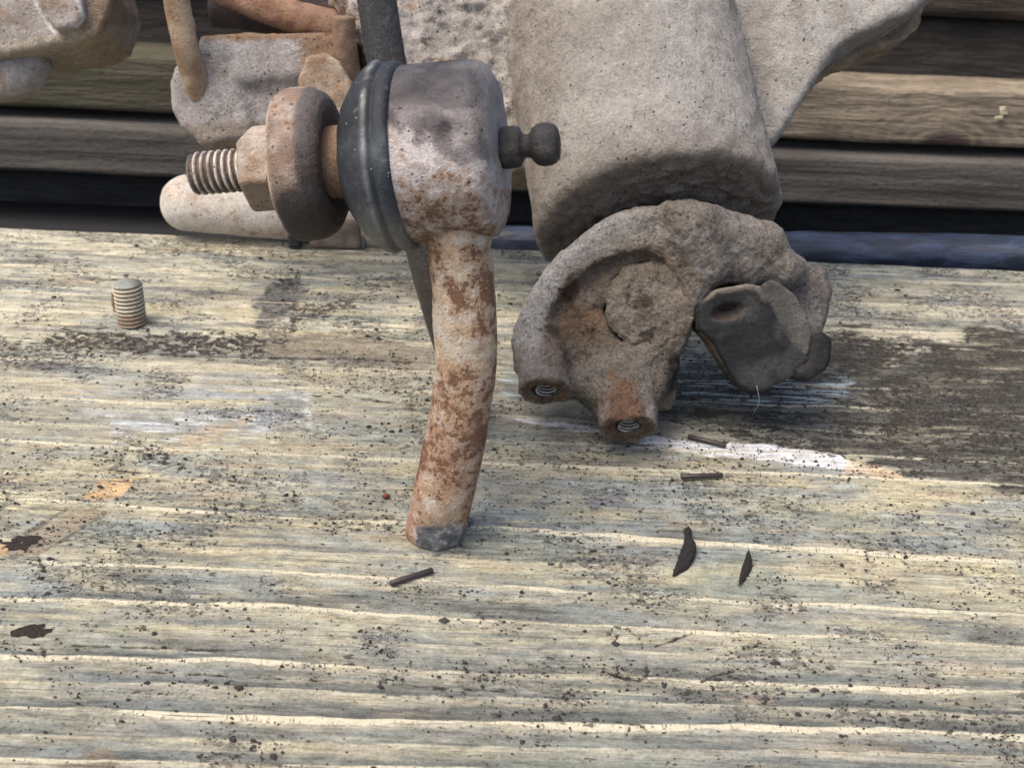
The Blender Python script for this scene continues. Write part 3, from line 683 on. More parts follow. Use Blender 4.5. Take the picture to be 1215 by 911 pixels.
# housing
prof = [(-66, 0), (-66, 95), (-62, 103), (-50, 105), (38, 105), (46, 103), (52, 97), (57, 88), (60, 80), (62, 60), (61, 40), (61, 0)]
V, Q = jl(prof, 160, 0.8)
N = vnorm(V, Q); V = V + N*(0.28*fb3(V, 9, 3, 3) + 0.10*fb3(V, 1.6, 5, 4))[:,None]
px, py = pxy(V); nz = fb3(V, 6, 11, 4); nz2 = fb3(V, 2.2, 13, 4)
col = np.tile(np.array([0.50, 0.45, 0.42]), (len(V), 1))
col = mix(col, (0.40, 0.33, 0.27), np.clip(.2 + nz, 0, .7))
topd = smooth(7, -7, (py - (150 + 42*smooth(470, 560, px))) + 22*nz + 14*nz2)        # dark patch over the crown
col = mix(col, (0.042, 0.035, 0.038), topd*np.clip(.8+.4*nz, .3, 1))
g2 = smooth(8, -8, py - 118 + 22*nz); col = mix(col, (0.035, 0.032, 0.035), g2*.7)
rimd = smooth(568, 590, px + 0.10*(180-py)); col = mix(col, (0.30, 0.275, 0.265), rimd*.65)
lowr = smooth(205, 262, py + 12*nz)
rustd = np.clip(0.28 + 0.42*smooth(140, 235, py) + 0.25*nz, 0, 1)*(1-topd*.85)*(1-.55*rimd*(py < 225))
rustd = np.maximum(rustd, .62*lowr*smooth(640, 560, px + 0*py))
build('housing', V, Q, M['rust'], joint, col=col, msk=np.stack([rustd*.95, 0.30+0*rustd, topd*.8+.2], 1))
# bent rod, cut square at the plank
rp = [(546, 262, 300, 43), (545, 292, 302, 37.5), (549, 335, 305, 37.5), (552, 385, 308, 38), (553, 430, 311, 37), (546, 488, 315, 35.5), (535, 545, 320, 35.5), (525, 592, 325, 35.5), (515, 637, dep(onZ(515, 632)), 34)]
pp = spline([C(a, b, d) for a, b, d, r in rp], 6); rr = np.interp(np.linspace(0, 1, len(pp)), np.linspace(0, 1, len(rp)), [r*d/F for a, b, d, r in rp])
pb = C(515, 637, dep(onZ(515, 637)) - 6.0)
def f_rod(P):
    d = np.full(len(P), 1e9)
    for a, b, ra, rb in zip(pp[:-1], pp[1:], rr[:-1], rr[1:]): d = np.minimum(d, d_caps(P, a, b, ra, rb))
    d = smax(d, -(P[:,2] - 0.1), 0.3)
    return d
lo = pp.min(0) - 9; hi = pp.max(0) + 9; lo[2] = -0.6
V, Q = nets(f_rod, lo, hi, 0.42)
N = vnorm(V, Q); V = V + N*(0.22*fb3(V, 6, 41, 3) + 0.10*fb3(V, 1.5, 43, 4))[:,None]; V[:,2] = np.maximum(V[:,2], 0.05)
px, py = pxy(V); nz = fb3(V, 7, 51, 4); nz2 = fb3(V, 2.5, 53, 4)
col = np.tile(np.array([0.53, 0.40, 0.26]), (len(V), 1)); col = mix(col, (0.56, 0.49, 0.40), np.clip(.25+nz2, 0, .8))
low = smooth(430, 520, py + 20*nz); col = mix(col, (0.40, 0.25, 0.185), low*np.clip(.7+.6*nz, .2, 1))
cut = smooth(3, -3, 622 + 0.0032*(px-517)**2 - py + 9*nz2)*smooth(486, 497, px); gr = mix(np.tile(np.array([.20,.21,.22]), (len(V),1)), (.07,.07,.075), np.clip(.4+1.2*nz2, 0, 1))
col = mix(col, (0.42, 0.22, 0.15), smooth(560, 600, py)*smooth(505, 485, px)*.8)
col = col*(1-cut[:,None]) + gr*cut[:,None]
rustd = np.clip(0.55 + 0.13*low + 0.45*nz - .22*smooth(330, 300, py)*0, 0, 1)*(1-cut)
rustd = np.clip(rustd + .10*smooth(480, 520, py)*smooth(610, 570, py) + 0.12*smooth(560, 580, px)*(py < 400), 0, 1.0)*(1-cut)
build('rod', V, Q, M['rod'], joint, col=col, msk=np.stack([rustd, .2+0*nz, .3+.5*cut], 1))
# rubber boot
prof = [(-50, 98), (-50, 107), (-53, 111), (-60, 112.5), (-66, 111.5), (-68.5, 108), (-71, 108), (-73, 112), (-77, 113.5), (-82, 112), (-90, 106), (-100, 96), (-110, 83.5), (-118, 70), (-123, 58), (-126, 48), (-125, 40), (-120, 38)]
V, Q = jl(prof, 128, 0.7); px, py = pxy(V)
N = vnorm(V, Q); V = V - N*0; V = V + (0.30*fb3(V, 9, 61, 4) + .12*fb3(V, 2.5, 65, 3))[:,None]*(V-JC)/20
nz = fb3(V, 6, 63, 4)
tj = (V - JC) @ U / S
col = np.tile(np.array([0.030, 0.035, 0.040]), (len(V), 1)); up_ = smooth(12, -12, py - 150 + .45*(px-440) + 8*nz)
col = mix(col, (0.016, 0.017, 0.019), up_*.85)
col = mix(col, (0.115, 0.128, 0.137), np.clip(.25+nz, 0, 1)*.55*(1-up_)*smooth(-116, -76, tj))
col = mix(col, (0.27, 0.265, 0.245), np.exp(-((tj+77)/3.0)**2)*np.clip(.55+nz, 0, 1))
col = mix(col, (0.24, 0.225, 0.19), smooth(235, 290, py)*.45)
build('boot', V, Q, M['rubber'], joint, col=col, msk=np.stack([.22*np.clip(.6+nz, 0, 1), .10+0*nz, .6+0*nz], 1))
# stud neck, collar, nut, thread
V, Q = jl([(-110, 36), (-122, 42), (-135, 43.5), (-160, 43), (-172, 43)], 64, .8); nz = fb3(V, 4, 71, 4)
col = mix(np.tile(np.array([0.30,0.205,0.135]), (len(V),1)), (0.20,0.12,0.075), np.clip(.5+nz, 0, 1))
build('stud', V, Q, M['rust'], joint, col=col, msk=np.stack([.35+.2*nz, .3+0*nz, .4+0*nz], 1))
cu = nrm(U)
prof = [(-148, 0), (-148, 44), (-144, 56), (-142, 66), (-144, 76), (-150, 84), (-160, 89.5), (-170, 91.5), (-186, 91.5), (-194, 90), (-200, 85.5), (-203, 77), (-203.5, 50), (-203.5, 0)]
V, Q = jl(prof, 128, .7); N = vnorm(V, Q); V = V + N*(0.28*fb3(V, 7, 73, 3) + .12*fb3(V, 1.6, 75, 4))[:,None]
px, py = pxy(V); nz = fb3(V, 5, 77, 4); tj = (V - JC) @ U / S
col = np.tile(np.array([0.22, 0.155, 0.115]), (len(V),1)); col = mix(col, (0.40,0.34,0.29), np.clip(.05+1.2*nz, 0, .8))
darkm = np.maximum(smooth(8, -8, 205 + 22*smooth(380, 330, px) - py + 10*nz), smooth(-168, -160, tj + 3*nz)*.92)  # darker lower part and joint side of the collar
col = mix(col, (0.04, 0.036, 0.033), darkm*.9); col = mix(col, (0.62,0.50,0.37), smooth(-195, -201, tj)*.75*(1-darkm*.5))
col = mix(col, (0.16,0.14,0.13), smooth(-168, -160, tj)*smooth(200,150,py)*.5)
build('collar', V, Q, M['rust'], joint, col=col, msk=np.stack([np.clip(.38+.3*nz, 0, 1)*(1-darkm*.7), .42+0*nz, .25+.4*darkm], 1))
def hx(th, t): 
    q = th % (math.pi/3) - math.pi/6; return np.cos(math.pi/6)/np.cos(q)*1.0
prof = [(-203, 0), (-203, 50), (-206, 52.5), (-244, 52.5), (-248, 50), (-251, 46), (-251, 0)]
V, Q = jl(prof, 72, .8, hexes=hx); N = vnorm(V, Q); nz = fb3(V, 3, 85, 4); px, py = pxy(V)
col = mix(np.tile(np.array([0.44,0.38,0.32]), (len(V),1)), (0.29,0.215,0.15), np.clip(.4+nz, 0, 1)); col = mix(col, (0.22,0.155,0.10), smooth(205, 216, py)*.6)
nut = build('nut', V, Q, M['rust'], joint, flat=True, col=col, msk=np.stack([.30+.25*nz, .28+0*nz, .3+0*nz], 1))
def helix(p0, u, L, r, pitch, amp, n=60, per=10, taper=1.0, inside=False):
    u, a, b = frame(u); m = int(L/pitch*per); V = []
    for i in range(m+1):
        t = L*i/m
        for j in range(n):
            th = j*2*math.pi/n; ph = (t/pitch - th/(2*math.pi)) % 1.0
            w = abs(ph*2-1); w = min(max((w-.18)/.64, 0), 1)
            q = r - amp*(1-w)
            if not inside: q -= max(0, t-(L-taper))*.45
            V.append(p0 + u*t + q*(math.cos(th)*a + math.sin(th)*b))
    V.append(p0 + u*L); k = len(V)-1
    Q = [(i*n+j, i*n+(j+1) % n, (i+1)*n+(j+1) % n, (i+1)*n+j) for i in range(m) for j in range(n)] + [(m*n+j, m*n+(j+1) % n, k) for j in range(n)]
    return np.array(V), Q
V, Q = helix(J(-248), -U, 74*S, 26.5*S, 9.0*S, 4.6*S, 56, 12, 1.1)
V[:, :] = V
nz = fb3(V, 3, 93, 4); rad = np.linalg.norm(np.cross(V-JC, U), axis=1)/S
col = mix(np.tile(np.array([0.12,0.085,0.06]), (len(V),1)), (0.60,0.54,0.47), smooth(23.8, 26.0, rad)*np.clip(.75+nz, .3, 1))
tj = (V-JC) @ U / S; col = mix(col, (0.10,0.095,0.09), smooth(-317, -321, tj)*.9)
build('thread', V, Q, M['steel'], joint, col=col, msk=np.stack([.25+.2*nz, .2+0*nz, .5+0*nz], 1))
# grease nipple
prof = [(58, 0), (58, 20), (60, 24), (64, 25.5), (76, 25.5), (83, 24), (85, 20), (88, 14.5), (92, 13.5), (96, 15), (99, 20), (104, 24), (111, 25.5), (119, 25), (125, 22.5), (129, 18), (130.5, 10), (130, 0)]
def zx(th, t):
    if t/S > 86: return np.ones_like(th)
    q = th % (math.pi/3) - math.pi/6; return .5 + .5*np.cos(math.pi/6)/np.cos(q)
V, Q = jl(prof, 60, .6, hexes=zx); px, py = pxy(V); nz = fb3(V, 2, 97, 4)
col = mix(np.tile(np.array([0.022,0.019,0.019]), (len(V),1)), (0.10,0.086,0.08), np.clip(.35+nz, 0, 1)*.8*smooth(168, 178, py)*smooth(200, 190, py))
build('grease_nipple', V, Q, M['steel'], joint, col=col, msk=np.stack([.18+0*nz, .25+0*nz, .55+0*nz], 1))

# ------------------------------------------------------------------ the big casting
cast = thing('axle_casting', onZ(740, 512), 'large dusty grey-brown cast axle housing with a thick sleeve and flanged yoke', 'axle housing')
ax_ = nrm(R3 @ np.array([0.125, -0.895, 0.43])); E0 = C(782, 268, 392); RS = 147*392/F
# sleeve
def f_sl(P):
    d = d_cyl(P, E0 - ax_*190, E0, RS, 3.2)
    t = (P - E0) @ ax_
    return d
webL = [(380,-90),(388,-10),(398,12),(415,38),(432,64),(450,92),(500,140),(575,190),(598,205),(625,205),(700,180),(700,-90)]
webR = [(820,-90),(1180,-90),(1104,0),(1080,16),(1045,32),(1005,52),(985,70),(965,100),(945,132),(926,162),(912,178),(890,170),(820,120)]
webR2 = [(940,-90),(1190,-90),(1112,-8),(1096,8),(1090,28),(1074,48),(1036,60),(990,78),(960,105),(930,130),(900,120)]
def f_body(P):
    d = f_sl(P)
    d = smin(d, d_prism(P, webR, 412, 445, 4.0, (.25, -.15)), 5.0)
    d = smin(d, d_prism(P, webL, 418, 452, 4.0), 3.0)
    return d
corn = np.array([C(a, b, d) for a in (370, 1190) for b in (-85, 345) for d in (340, 470)])
V, Q = nets(f_body, np.maximum(corn.min(0), [-75, 300, 20]), np.minimum(corn.max(0), [190, 520, 235]), 1.0)
N = vnorm(V, Q); px, py = pxy(V); dpx = np.hypot((px-782)/147, (py-275)/78)
te = (V - E0) @ ax_
end = smooth(-2.5, -0.5, te); wl_ = smooth(612, 598, px)
n1 = fb3(V, 14, 201, 4); n2 = fb3(V, 4, 203, 4); n3 = fb3(V, 1.8, 205, 3)
_,sa_,sb_ = frame(ax_); th_ = np.arctan2((V-E0) @ sb_, (V-E0) @ sa_); rad_ = np.hypot((V-E0) @ sb_, (V-E0) @ sa_)
arcs = fb(rad_/2.2 + 1.2*n1, th_*6, None, 207, 4, .6)
V = V + N*(0.8*n1*(.5+.5*wl_) + 0.48*n2 + end*smooth(RS-2, RS-7, rad_)*(1.2*arcs + .5*n2) + smooth(-7, -2, te)*(1-end)*(.45*n3 + .3*n2) + wl_*(2.0*np.maximum(n2, -.15) + 1.0*n3))[:,None]
col = np.tile(np.array([0.39, 0.362, 0.32]), (len(V),1))
col = mix(col, (0.28, 0.245, 0.205), np.clip(.15+1.0*fb3(V, 26, 271, 5), 0, .75))
col = mix(col, (0.255, 0.205, 0.155), smooth(680, 618, px)*smooth(595, 612, px)*np.clip(.75+.5*n2, 0, 1)*.8)
col = mix(col, (0.46, 0.44, 0.405), smooth(890, 930, px)*.7*np.clip(.7+.6*n2, 0, 1))
col = mix(col, (0.24, 0.21, 0.178), end*np.clip(.75+.5*arcs, .3, 1))
col = mix(col, (0.225, 0.195, 0.165), smooth(-14, -2, te + 5*n2)*.6)
col = mix(col, (0.56, 0.51, 0.46), wl_*.8*np.clip(.7+.6*n1, 0, 1))
col = mix(col, (0.46, 0.27, 0.14), wl_*np.clip(1.6*fb3(V, 7, 211, 4)-.25, 0, .8))
col = mix(col, (0.07, 0.06, 0.05), wl_*np.clip(3.2*fb3(V, 4.5, 217, 4)-1.1, 0, .85))
edge = smooth(452, 425, px)*smooth(-10, 20, py); col = mix(col, (0.46,0.30,0.20), edge*.4)
build('sleeve', V, Q, M['cast'], cast, col=col, msk=np.stack([.05+.22*edge, .34+.1*end+.15*wl_+.2*n1, .1+0*n1], 1))
V, Q = nets(lambda P: d_prism(P, webR2, 448, 470, 3.0, (.15, -.2)), np.minimum(*[np.array([C(a, b, d) for a in (890, 1195) for b in (-85, 140) for d in (430, 490)]).min(0)]*2), np.array([C(a, b, d) for a in (890, 1195) for b in (-85, 140) for d in (430, 490)]).max(0), 1.2)
N = vnorm(V, Q); n2 = fb3(V, 6, 221, 4); V = V + N*(1.1*n2 + .5*fb3(V, 2.2, 223, 3))[:,None]; px, py = pxy(V)
lowe = smooth(14, 2, np.minimum(90, (np.interp(px, [960, 1036, 1074, 1096], [105, 60, 48, 8]) - py)))
col = mix(np.tile(np.array([0.28,0.235,0.19]), (len(V),1)), (0.48,0.37,0.26), np.clip(lowe*(.7+.4*n2), 0, .9)); col = mix(col, (0.36,0.33,0.30), smooth(30, -10, py)*.6)
build('web', V, Q, M['cast'], cast, col=col, msk=np.stack([.15+.15*lowe, .35+0*n2, 0*n2], 1))

# yoke: ring, pocket, two bosses, saddle
DY = 366.0; SY = DY/F
OUT = [(612,402),(616,377),(627,350),(644,322),(668,296),(696,274),(726,256),(756,246),(786,243),(815,246),(848,252),(862,268),(860,310),(838,340),(826,360),(824,392),(812,402),(802,425),(799,450),(795,466),(781,478),(775,505),(766,516),(745,519),(724,516),(711,497),(699,479),(686,471),(668,474),(646,476),(626,470),(618,440)]
SAD = [(790,246),(850,252),(880,264),(905,272),(926,282),(942,300),(950,322),(942,342),(928,346),(914,336),(896,338),(872,334),(846,340),(828,354),(815,340)]
POC = [(646,432),(641,408),(652,372),(676,336),(704,308),(742,290),(782,286),(812,300),(828,326),(826,362),(820,392),(800,412),(760,424),(720,420),(694,436),(670,448)]
zc = R3 @ np.array([0, 0, 1.0]); xc = R3 @ np.array([1.0, 0, 0]); yc = R3 @ np.array([0, 1.0, 0])
nb = nrm(-0.86*yc + 0.50*zc)
B1 = C(648, 465, DY-8); B2 = C(746, 508, DY-6)
def f_yoke(P):
    d = d_prism(P, OUT, DY, DY+20, 3.5, (.03, .10))
    d = smin(d, d_prism(P, SAD, DY-2, DY+26, 5.0, (-.30, .2)), 4.0)
    d = smin(d, d_caps(P, C(930, 320, DY+4), C(938, 322, DY+12), 4.6, 5.6), 3.0)                       # knob on the saddle
    d = smin(d, d_caps(P, C(818, 270, DY-3), C(905, 290, DY+4), 5.5, 6.5), 6.0)
    poc = d_prism(P, POC, DY-30, DY+4.2, 2.5, (.03, .10))
    d = smax(d, -poc, 2.0)
    d = smin(d, d_prism(P, [(815,330),(905,325),(915,345),(905,372),(835,385),(818,372)], DY+13, DY+26, 2), 2.0)     # bed the cup lies in
    floor = d_prism(P, [(640,440),(650,330),(780,270),(835,340),(800,440),(700,450)], DY+4.2, DY+18, 2)
    d = smin(d, floor, 2.5)
    d = smin(d, d_caps(P, C(640, 405, DY+6), B1 + 4*nb, 6.0, 7.6), 5.0)
    d = smin(d, d_caps(P, C(742, 440, DY+6), B2 + 5*nb, 7.5, 8.0), 5.0)
    d = smin(d, d_caps(P, C(785, 430, DY+10), C(786, 472, DY+12), 4.0, 3.4), 3.0)
    d = smax(d, d_plane(P, B1, nb), 0.8) if False else d
    d = np.where((P - C(690, 440, DY)) @ xc < 0, smax(d, d_plane(P, B1, nb), 0.9), smax(d, d_plane(P, B2, nb), 0.9))
    d = smax(d, -d_caps(P, C(724, 452, DY-14), C(736, 490, DY-14), 6.5, 5.0), 2.0)                       # hollow above the lower boss
    d = smax(d, -d_cyl(P, B1 + nb*3, B1 - nb*9, 3.3), .3)
    d = smax(d, -d_cyl(P, B2 + nb*3, B2 - nb*9, 3.3), .3)
    d = smax(d, -d_cyl(P, C(769, 362, DY-20), C(769, 362, DY+9), 51*SY, .5), .8)
    d = smax(d, -d_ell(P, C(729, 366, DY-1), np.stack([nrm(xc+.25*yc), nrm(yc-.25*xc), zc]), (2.0, 6.6, 6.0)), .6)                    # bore of the bearing cap
    d = smin(d, d_caps(P, C(738, 416, DY+2), C(800, 404, DY+2), 2.2, 3.4), 3.0)                          # dirt packed against the cap
    d = smin(d, d_caps(P, C(800, 312, DY+1), C(822, 352, DY+1), 2.6, 3.0), 3.0)
    return smax(d, -(P[:,2]-0.1), .3)
corn = np.array([C(a, b, d) for a in (600, 965) for b in (232, 528) for d in (345, 402)]); lo = corn.min(0)-2; lo[2] = max(lo[2], -2)
V, Q = nets(f_yoke, lo, corn.max(0)+2, 0.62)
N = vnorm(V, Q); n1 = fb3(V, 10, 231, 4); n2 = fb3(V, 3, 233, 4); n3 = fb3(V, 1.3, 235, 3); px, py = pxy(V)
rimm = smooth(-24, -12, -np.abs(np.hypot(px-772, (py-408))-148)+0*n1)*smooth(800, 700, px)*smooth(430, 400, py)
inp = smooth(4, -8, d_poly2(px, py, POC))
V = V + N*(0.7*n1 + (.55*n2 + .38*n3)*(1-.55*rimm)*(1-.35*smooth(815, 850, px)))[:,None]; V[:,2] = np.maximum(V[:,2], .05)
col = np.tile(np.array([0.29, 0.26, 0.222]), (len(V),1)); col = mix(col, (0.215, 0.178, 0.14), np.clip(.3+n1, 0, .8))
col = mix(col, (0.36, 0.345, 0.325), np.clip(rimm*(.9+.3*n2), 0, 1))
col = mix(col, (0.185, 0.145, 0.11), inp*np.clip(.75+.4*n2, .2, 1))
ru = smooth(34, 10, np.hypot((px-682)*.8, py-385)+18*n2); col = mix(col, (0.17, 0.098, 0.06), ru*.7)
col = mix(col, (0.06, 0.05, 0.045), smooth(14, 4, np.hypot(px-655, py-392)+8*n2)*.8); col = mix(col, (0.10,0.05,0.04), smooth(18, 6, np.hypot(px-676, (py-342))+7*n2)*.8)
o2 = smooth(30, 8, np.hypot((px-738)*.9, (py-476)*.75)+12*n2); col = mix(col, (0.19, 0.085, 0.042), o2*.75)
sadm = smooth(815, 850, px); col = mix(col, (0.29, 0.262, 0.23), sadm*.7*np.clip(.7+.5*n2, 0, 1)); col = mix(col, (0.10,0.095,0.09), smooth(16, 4, np.abs(px-858-.15*(py-280))+8*n2)*sadm*.45)
for B in (B1, B2):
    q = np.linalg.norm(V - B, axis=1); m = smooth(8.5, 5.5, q + 1.0*n2)*smooth(-1.5, -.3, (V-B) @ nb); col = mix(col, (0.13, 0.075, 0.045), m*.8)
rt = smooth(14, 3, np.abs(px-797+.3*(py-450)) + 6*n2)*smooth(415, 430, py)*smooth(478, 460, py); col = mix(col, (0.035, 0.033, 0.032), rt*.85)
yoke = build('yoke', V, Q, M['yoke'], cast, col=col, msk=np.stack([np.clip(.12+.22*ru+.25*o2, 0, 1), .38+.15*n1, .1+.5*o2], 1))
for B in (B1, B2):                             # bright thread inserts in the two holes
    V, Q = helix(B - nb*5.0, nb, 4.6, 2.55, 0.95, -0.7, 40, 10, 0, True); k = len(V)-1; V = V[:-1]; Q = [q for q in Q if k not in q]
    rad = np.linalg.norm(np.cross(V-B, nb), axis=1)
    build('thread_insert', V, Q, M['steel'], yoke, col=mix(np.tile(np.array([0.62,0.60,0.57]), (len(V),1)), (0.035,0.028,0.022), smooth(2.62, 2.85, rad)), msk=np.stack([.1+0*rad, .1+0*rad, .9+0*rad], 1))
# round bearing cap, caked with dirt
CP = C(772, 362, DY+1.2); rc = 52.5*SY; nc = nrm(zc + .08*yc - .10*xc)
pr = [(-8, 0), (-8, rc*.98), (-.8, rc), (0.5, rc*.985), (1.4, rc*.93), (1.9, rc*.80), (2.2, rc*.5), (2.4, rc*.2), (2.4, 0)]
V, Q = lathe(CP, nc, dense(pr, .35), 140); N = vnorm(V, Q); V = V + (np.cross(np.cross(nc, V-CP), nc)/rc)*(1.1*fb3(V, 6, 247, 5))[:,None]; n1 = fb3(V, 5, 241, 4); n2 = fb3(V, 1.8, 243, 4); px, py = pxy(V)
pit = smooth(15, 11, np.hypot(px-760, (py-357)*1.3) + 10*n2) + smooth(9, 6, np.hypot(px-768, py-398)+6*n2) + .7*smooth(8, 5, np.hypot((px-789)*.6, py-391)+6*n2)
V = V + N*(.9*n1 + .5*n2 - .15*np.clip(pit, 0, 1))[:,None]
col = mix(np.tile(np.array([0.25,0.212,0.172]), (len(V),1)), (0.18,0.145,0.112), np.clip(.4+n1, 0, 1)); col = mix(col, (0.07,0.056,0.045), np.clip(pit, 0, 1)*.8)
build('bearing_cap', V, Q, M['yoke'], cast, col=col, msk=np.stack([.12+0*n1, .36+0*n1, .1+0*n1], 1))
# dark bearing cup lying in the saddle: curved pad with a hole, lighter end face, brown edge strip
PAD = [(827,368),(831,360),(846,345),(882,338),(899,341),(911,358),(926,386),(942,407),(966,424),(955,443),(917,462),(897,464),(881,456),(864,434),(847,407),(829,391)]
EDG = [(827,372),(836,372),(860,400),(880,430),(900,462),(888,460),(874,450),(858,432),(842,410),(830,396)]
END = [(904,338),(914,332),(926,338),(942,350),(956,372),(964,398),(961,421),(950,424),(936,410),(918,386),(904,362)]
pcn = C(880, 395, DY)
def f_pad(P):
    d = d_prism(P, PAD, DY-5, DY+9, .8, (-.12, .42))
    u_ = (P - pcn) @ nrm(xc*.55 - yc*.83); w_ = (P - pcn) @ nrm(xc*.83 + yc*.55)
    d = smax(d, -d_ell(P, hc, np.stack([nrm(xc+.22*yc), nrm(yc-.22*xc), zc]), (4.6, 2.5, 2.6)), .7)
    return smax(d, -d_ell(P, hc + 1.2*yc + 1.5*zc*-1, np.stack([nrm(xc+.22*yc), nrm(yc-.22*xc), zc]), (2.8, .8, 3.5)), .3)
hc = C(864, 370, DY-8.2)
def part(nm, fn, box4, d0, d1, mat, c0, c1, seed, h=.5, amp=(.12, .10), ck=None, m3=(.1, .3, .35)):
    corn = np.array([C(a, b, d) for a in box4[:2] for b in box4[2:] for d in (d0, d1)])
    V, Q = nets(fn, corn.min(0)-1, corn.max(0)+1, h); N = vnorm(V, Q); n1 = fb3(V, 6, seed, 4); n2 = fb3(V, 1.8, seed+3, 4); px, py = pxy(V)
    V = V + N*(amp[0]*n1 + amp[1]*n2)[:,None]; col = mix(np.tile(np.array(c0), (len(V),1)), c1, np.clip(.4+n1, 0, 1))
    if ck: col = ck(V, col, px, py, n1, n2)
    return build(nm, V, Q, mat, cast, col=col, msk=np.stack([m3[0]+0*n1, m3[1]+0*n1, m3[2]+0*n1], 1))
def ck_pad(V, col, px, py, n1, n2):
    col = mix(col, (0.17,0.145,0.115), smooth(7, 3, np.abs(d_poly2(px, py, PAD))+3*n2)*smooth(362, 350, py)*.8)
    col = mix(col, (0.075,0.058,0.046), smooth(1.15, .9, np.hypot((px-864)/20, (py-370 + .22*(px-864))/11) + .15*n2)*.8)
    return mix(col, (0.09,0.088,0.085), np.clip(1.4*fb3(V, 9, 281, 5)-.2, 0, .5))
part('bearing_cup', f_pad, (820, 970, 336, 470), DY-16, DY+20, M['pad'], (0.026,0.027,0.028), (0.038,0.038,0.038), 251, ck=ck_pad)
part('cup_edge', lambda P: d_prism(P, EDG, DY-1, DY+8, 1.2, (-.12, .42)), (818, 910, 362, 470), DY-14, DY+18, M['yoke'], (0.17,0.135,0.10), (0.11,0.085,0.062), 255)
part('cup_end', lambda P: d_prism(P, END, DY-.6, DY+9, .6, (.25, .25)), (896, 972, 325, 432), DY-14, DY+20, M['pad'], (0.10,0.095,0.088), (0.07,0.066,0.062), 257, m3=(.1, .5, .3))
# grey ear behind the cup, and the dark clip at its foot
EAR = [(925,316),(958,312),(984,319),(991,345),(987,372),(978,402),(968,418),(952,412),(944,388),(930,350)]
CLIP = [(962,398),(978,394),(988,402),(987,424),(980,440),(962,452),(946,448),(944,438),(958,430),(964,416)]
for nm, PO, d0, d1, c0, c1 in (('ear', EAR, 376, 396, (0.25,0.225,0.20), (0.18,0.16,0.14)), ('retaining_clip', CLIP, 364, 374, (0.035,0.034,0.033), (0.02,0.019,0.019))):
    corn = np.array([C(a, b, d) for a in (915, 1000) for b in (300, 462) for d in (d0-6, d1+8)])
    V, Q = nets(lambda P: d_prism(P, PO, d0, d1, 2.6 if nm == 'ear' else 1.6, (-.25, 0)), corn.min(0)-1, corn.max(0)+1, .6)
    N = vnorm(V, Q); n1 = fb3(V, 6, 261, 4); V = V + N*(.5*n1 + .2*fb3(V, 1.6, 263, 3))[:,None]
    build(nm, V, Q, M['yoke'] if nm == 'ear' else M['pad'], cast, col=mix(np.tile(np.array(c0), (len(V),1)), c1, np.clip(.4+n1, 0, 1)), msk=np.stack([.1+0*n1, .35+0*n1, .3+0*n1], 1))
# cobweb strand from the cup to the plank
a = C(898, 458, DY-4); b = onZ(893, 492); path = spline([a, a*.5+b*.5+np.array([1.2, -.4, 0]), b], 8); V, Q = tube(path, .10, 6)
tag(build('cobweb_strand', V, Q, M['web']), 'thin pale cobweb strand hanging below the dark bearing cup', 'cobweb')

# ------------------------------------------------------------------ metal pieces behind, left
def slab(name, PO, d0, d1, rd, h, mat, parent, colf, tilt=(0, 0), amp=(.6, .3), seed=300, extra=None, **kw):
    P2 = np.array(PO); corn = np.array([C(a, b, d) for a in (P2[:,0].min()-8, P2[:,0].max()+8) for b in (P2[:,1].min()-8, P2[:,1].max()+8) for d in (d0-14, d1+14)])
    fn = (lambda P: d_prism(P, PO, d0, d1, rd, tilt)) if extra is None else (lambda P: extra(P, d_prism(P, PO, d0, d1, rd, tilt)))
    V, Q = nets(fn, corn.min(0)-1, corn.max(0)+1, h); N = vnorm(V, Q); n1 = fb3(V, 8, seed, 4); n2 = fb3(V, 2.5, seed+3, 4)
    V = V + N*(amp[0]*n1 + amp[1]*n2)[:,None]; px, py = pxy(V); col, msk = colf(V, px, py, n1, n2)
    return build(name, V, Q, mat, parent, col=col, msk=msk, **kw)
# grey block with its studs
BL = [(240,44),(300,41),(395,40),(424,50),(424,140),(380,160),(330,166),(262,165),(246,172),(232,170),(228,161),(212,150),(202,130),(201,98),(207,80),(226,66),(236,58)]
blk = thing('steel_block', C(300, 165, 425), 'pale grey pitted metal block with a rusty stud, behind the nut', 'metal block')
def exb(P, d):
    d = smax(d, -d_prism(P, [(250,64),(300,56),(352,58),(352,110),(330,132),(270,132),(262,100)], 380, 424, 3, (0, .2)), 3.0)
    return d
def cb_(V, px, py, n1, n2):
    col = np.tile(np.array([0.40,0.36,0.335]), (len(V),1)); col = mix(col, (0.46,0.43,0.40), np.clip(.3+n1, 0, .8))
    r = np.maximum(smooth(352, 368, px + 10*n2)*smooth(120, 100, py), smooth(51, 45, py + 3*n2)); col = mix(col, (0.27,0.165,0.095), r*.85)
    col = mix(col, (0.30,0.22,0.15), smooth(142, 152, py + 6*n2)*.55)
    return col, np.stack([.12+.35*r, .36+0*n1, .1+0*n1], 1)
slab('block', BL, 420, 448, 2.2, .8, M['cast'], blk, cb_, (0, .15), (.5, .28), 301, exb)
def rod(name, pts, r, parent, c0, c1, rust, seed, mat='rust', n=28, amp=.25, **kw):
    path = spline(pts, 14); V, Q = tube(path, r, n); n1 = fb3(V, 4, seed, 4); V = V + amp*np.stack([fb3(V, 3, seed+1, 3), fb3(V, 3, seed+2, 3), 0*n1], 1)
    return build(name, V, Q, M[mat], parent, col=mix(np.tile(np.array(c0), (len(V),1)), c1, np.clip(.45+n1, 0, 1)), msk=np.stack([np.clip(rust+.25*n1, 0, 1), .36+0*n1, .2+0*n1], 1), **kw)
rod('stud', [C(203, -30, 402), C(211, 10, 407), C(222, 60, 413), C(237, 115, 424)], 4.0, blk, (0.38,0.29,0.20), (0.27,0.185,0.115), .30, 311)
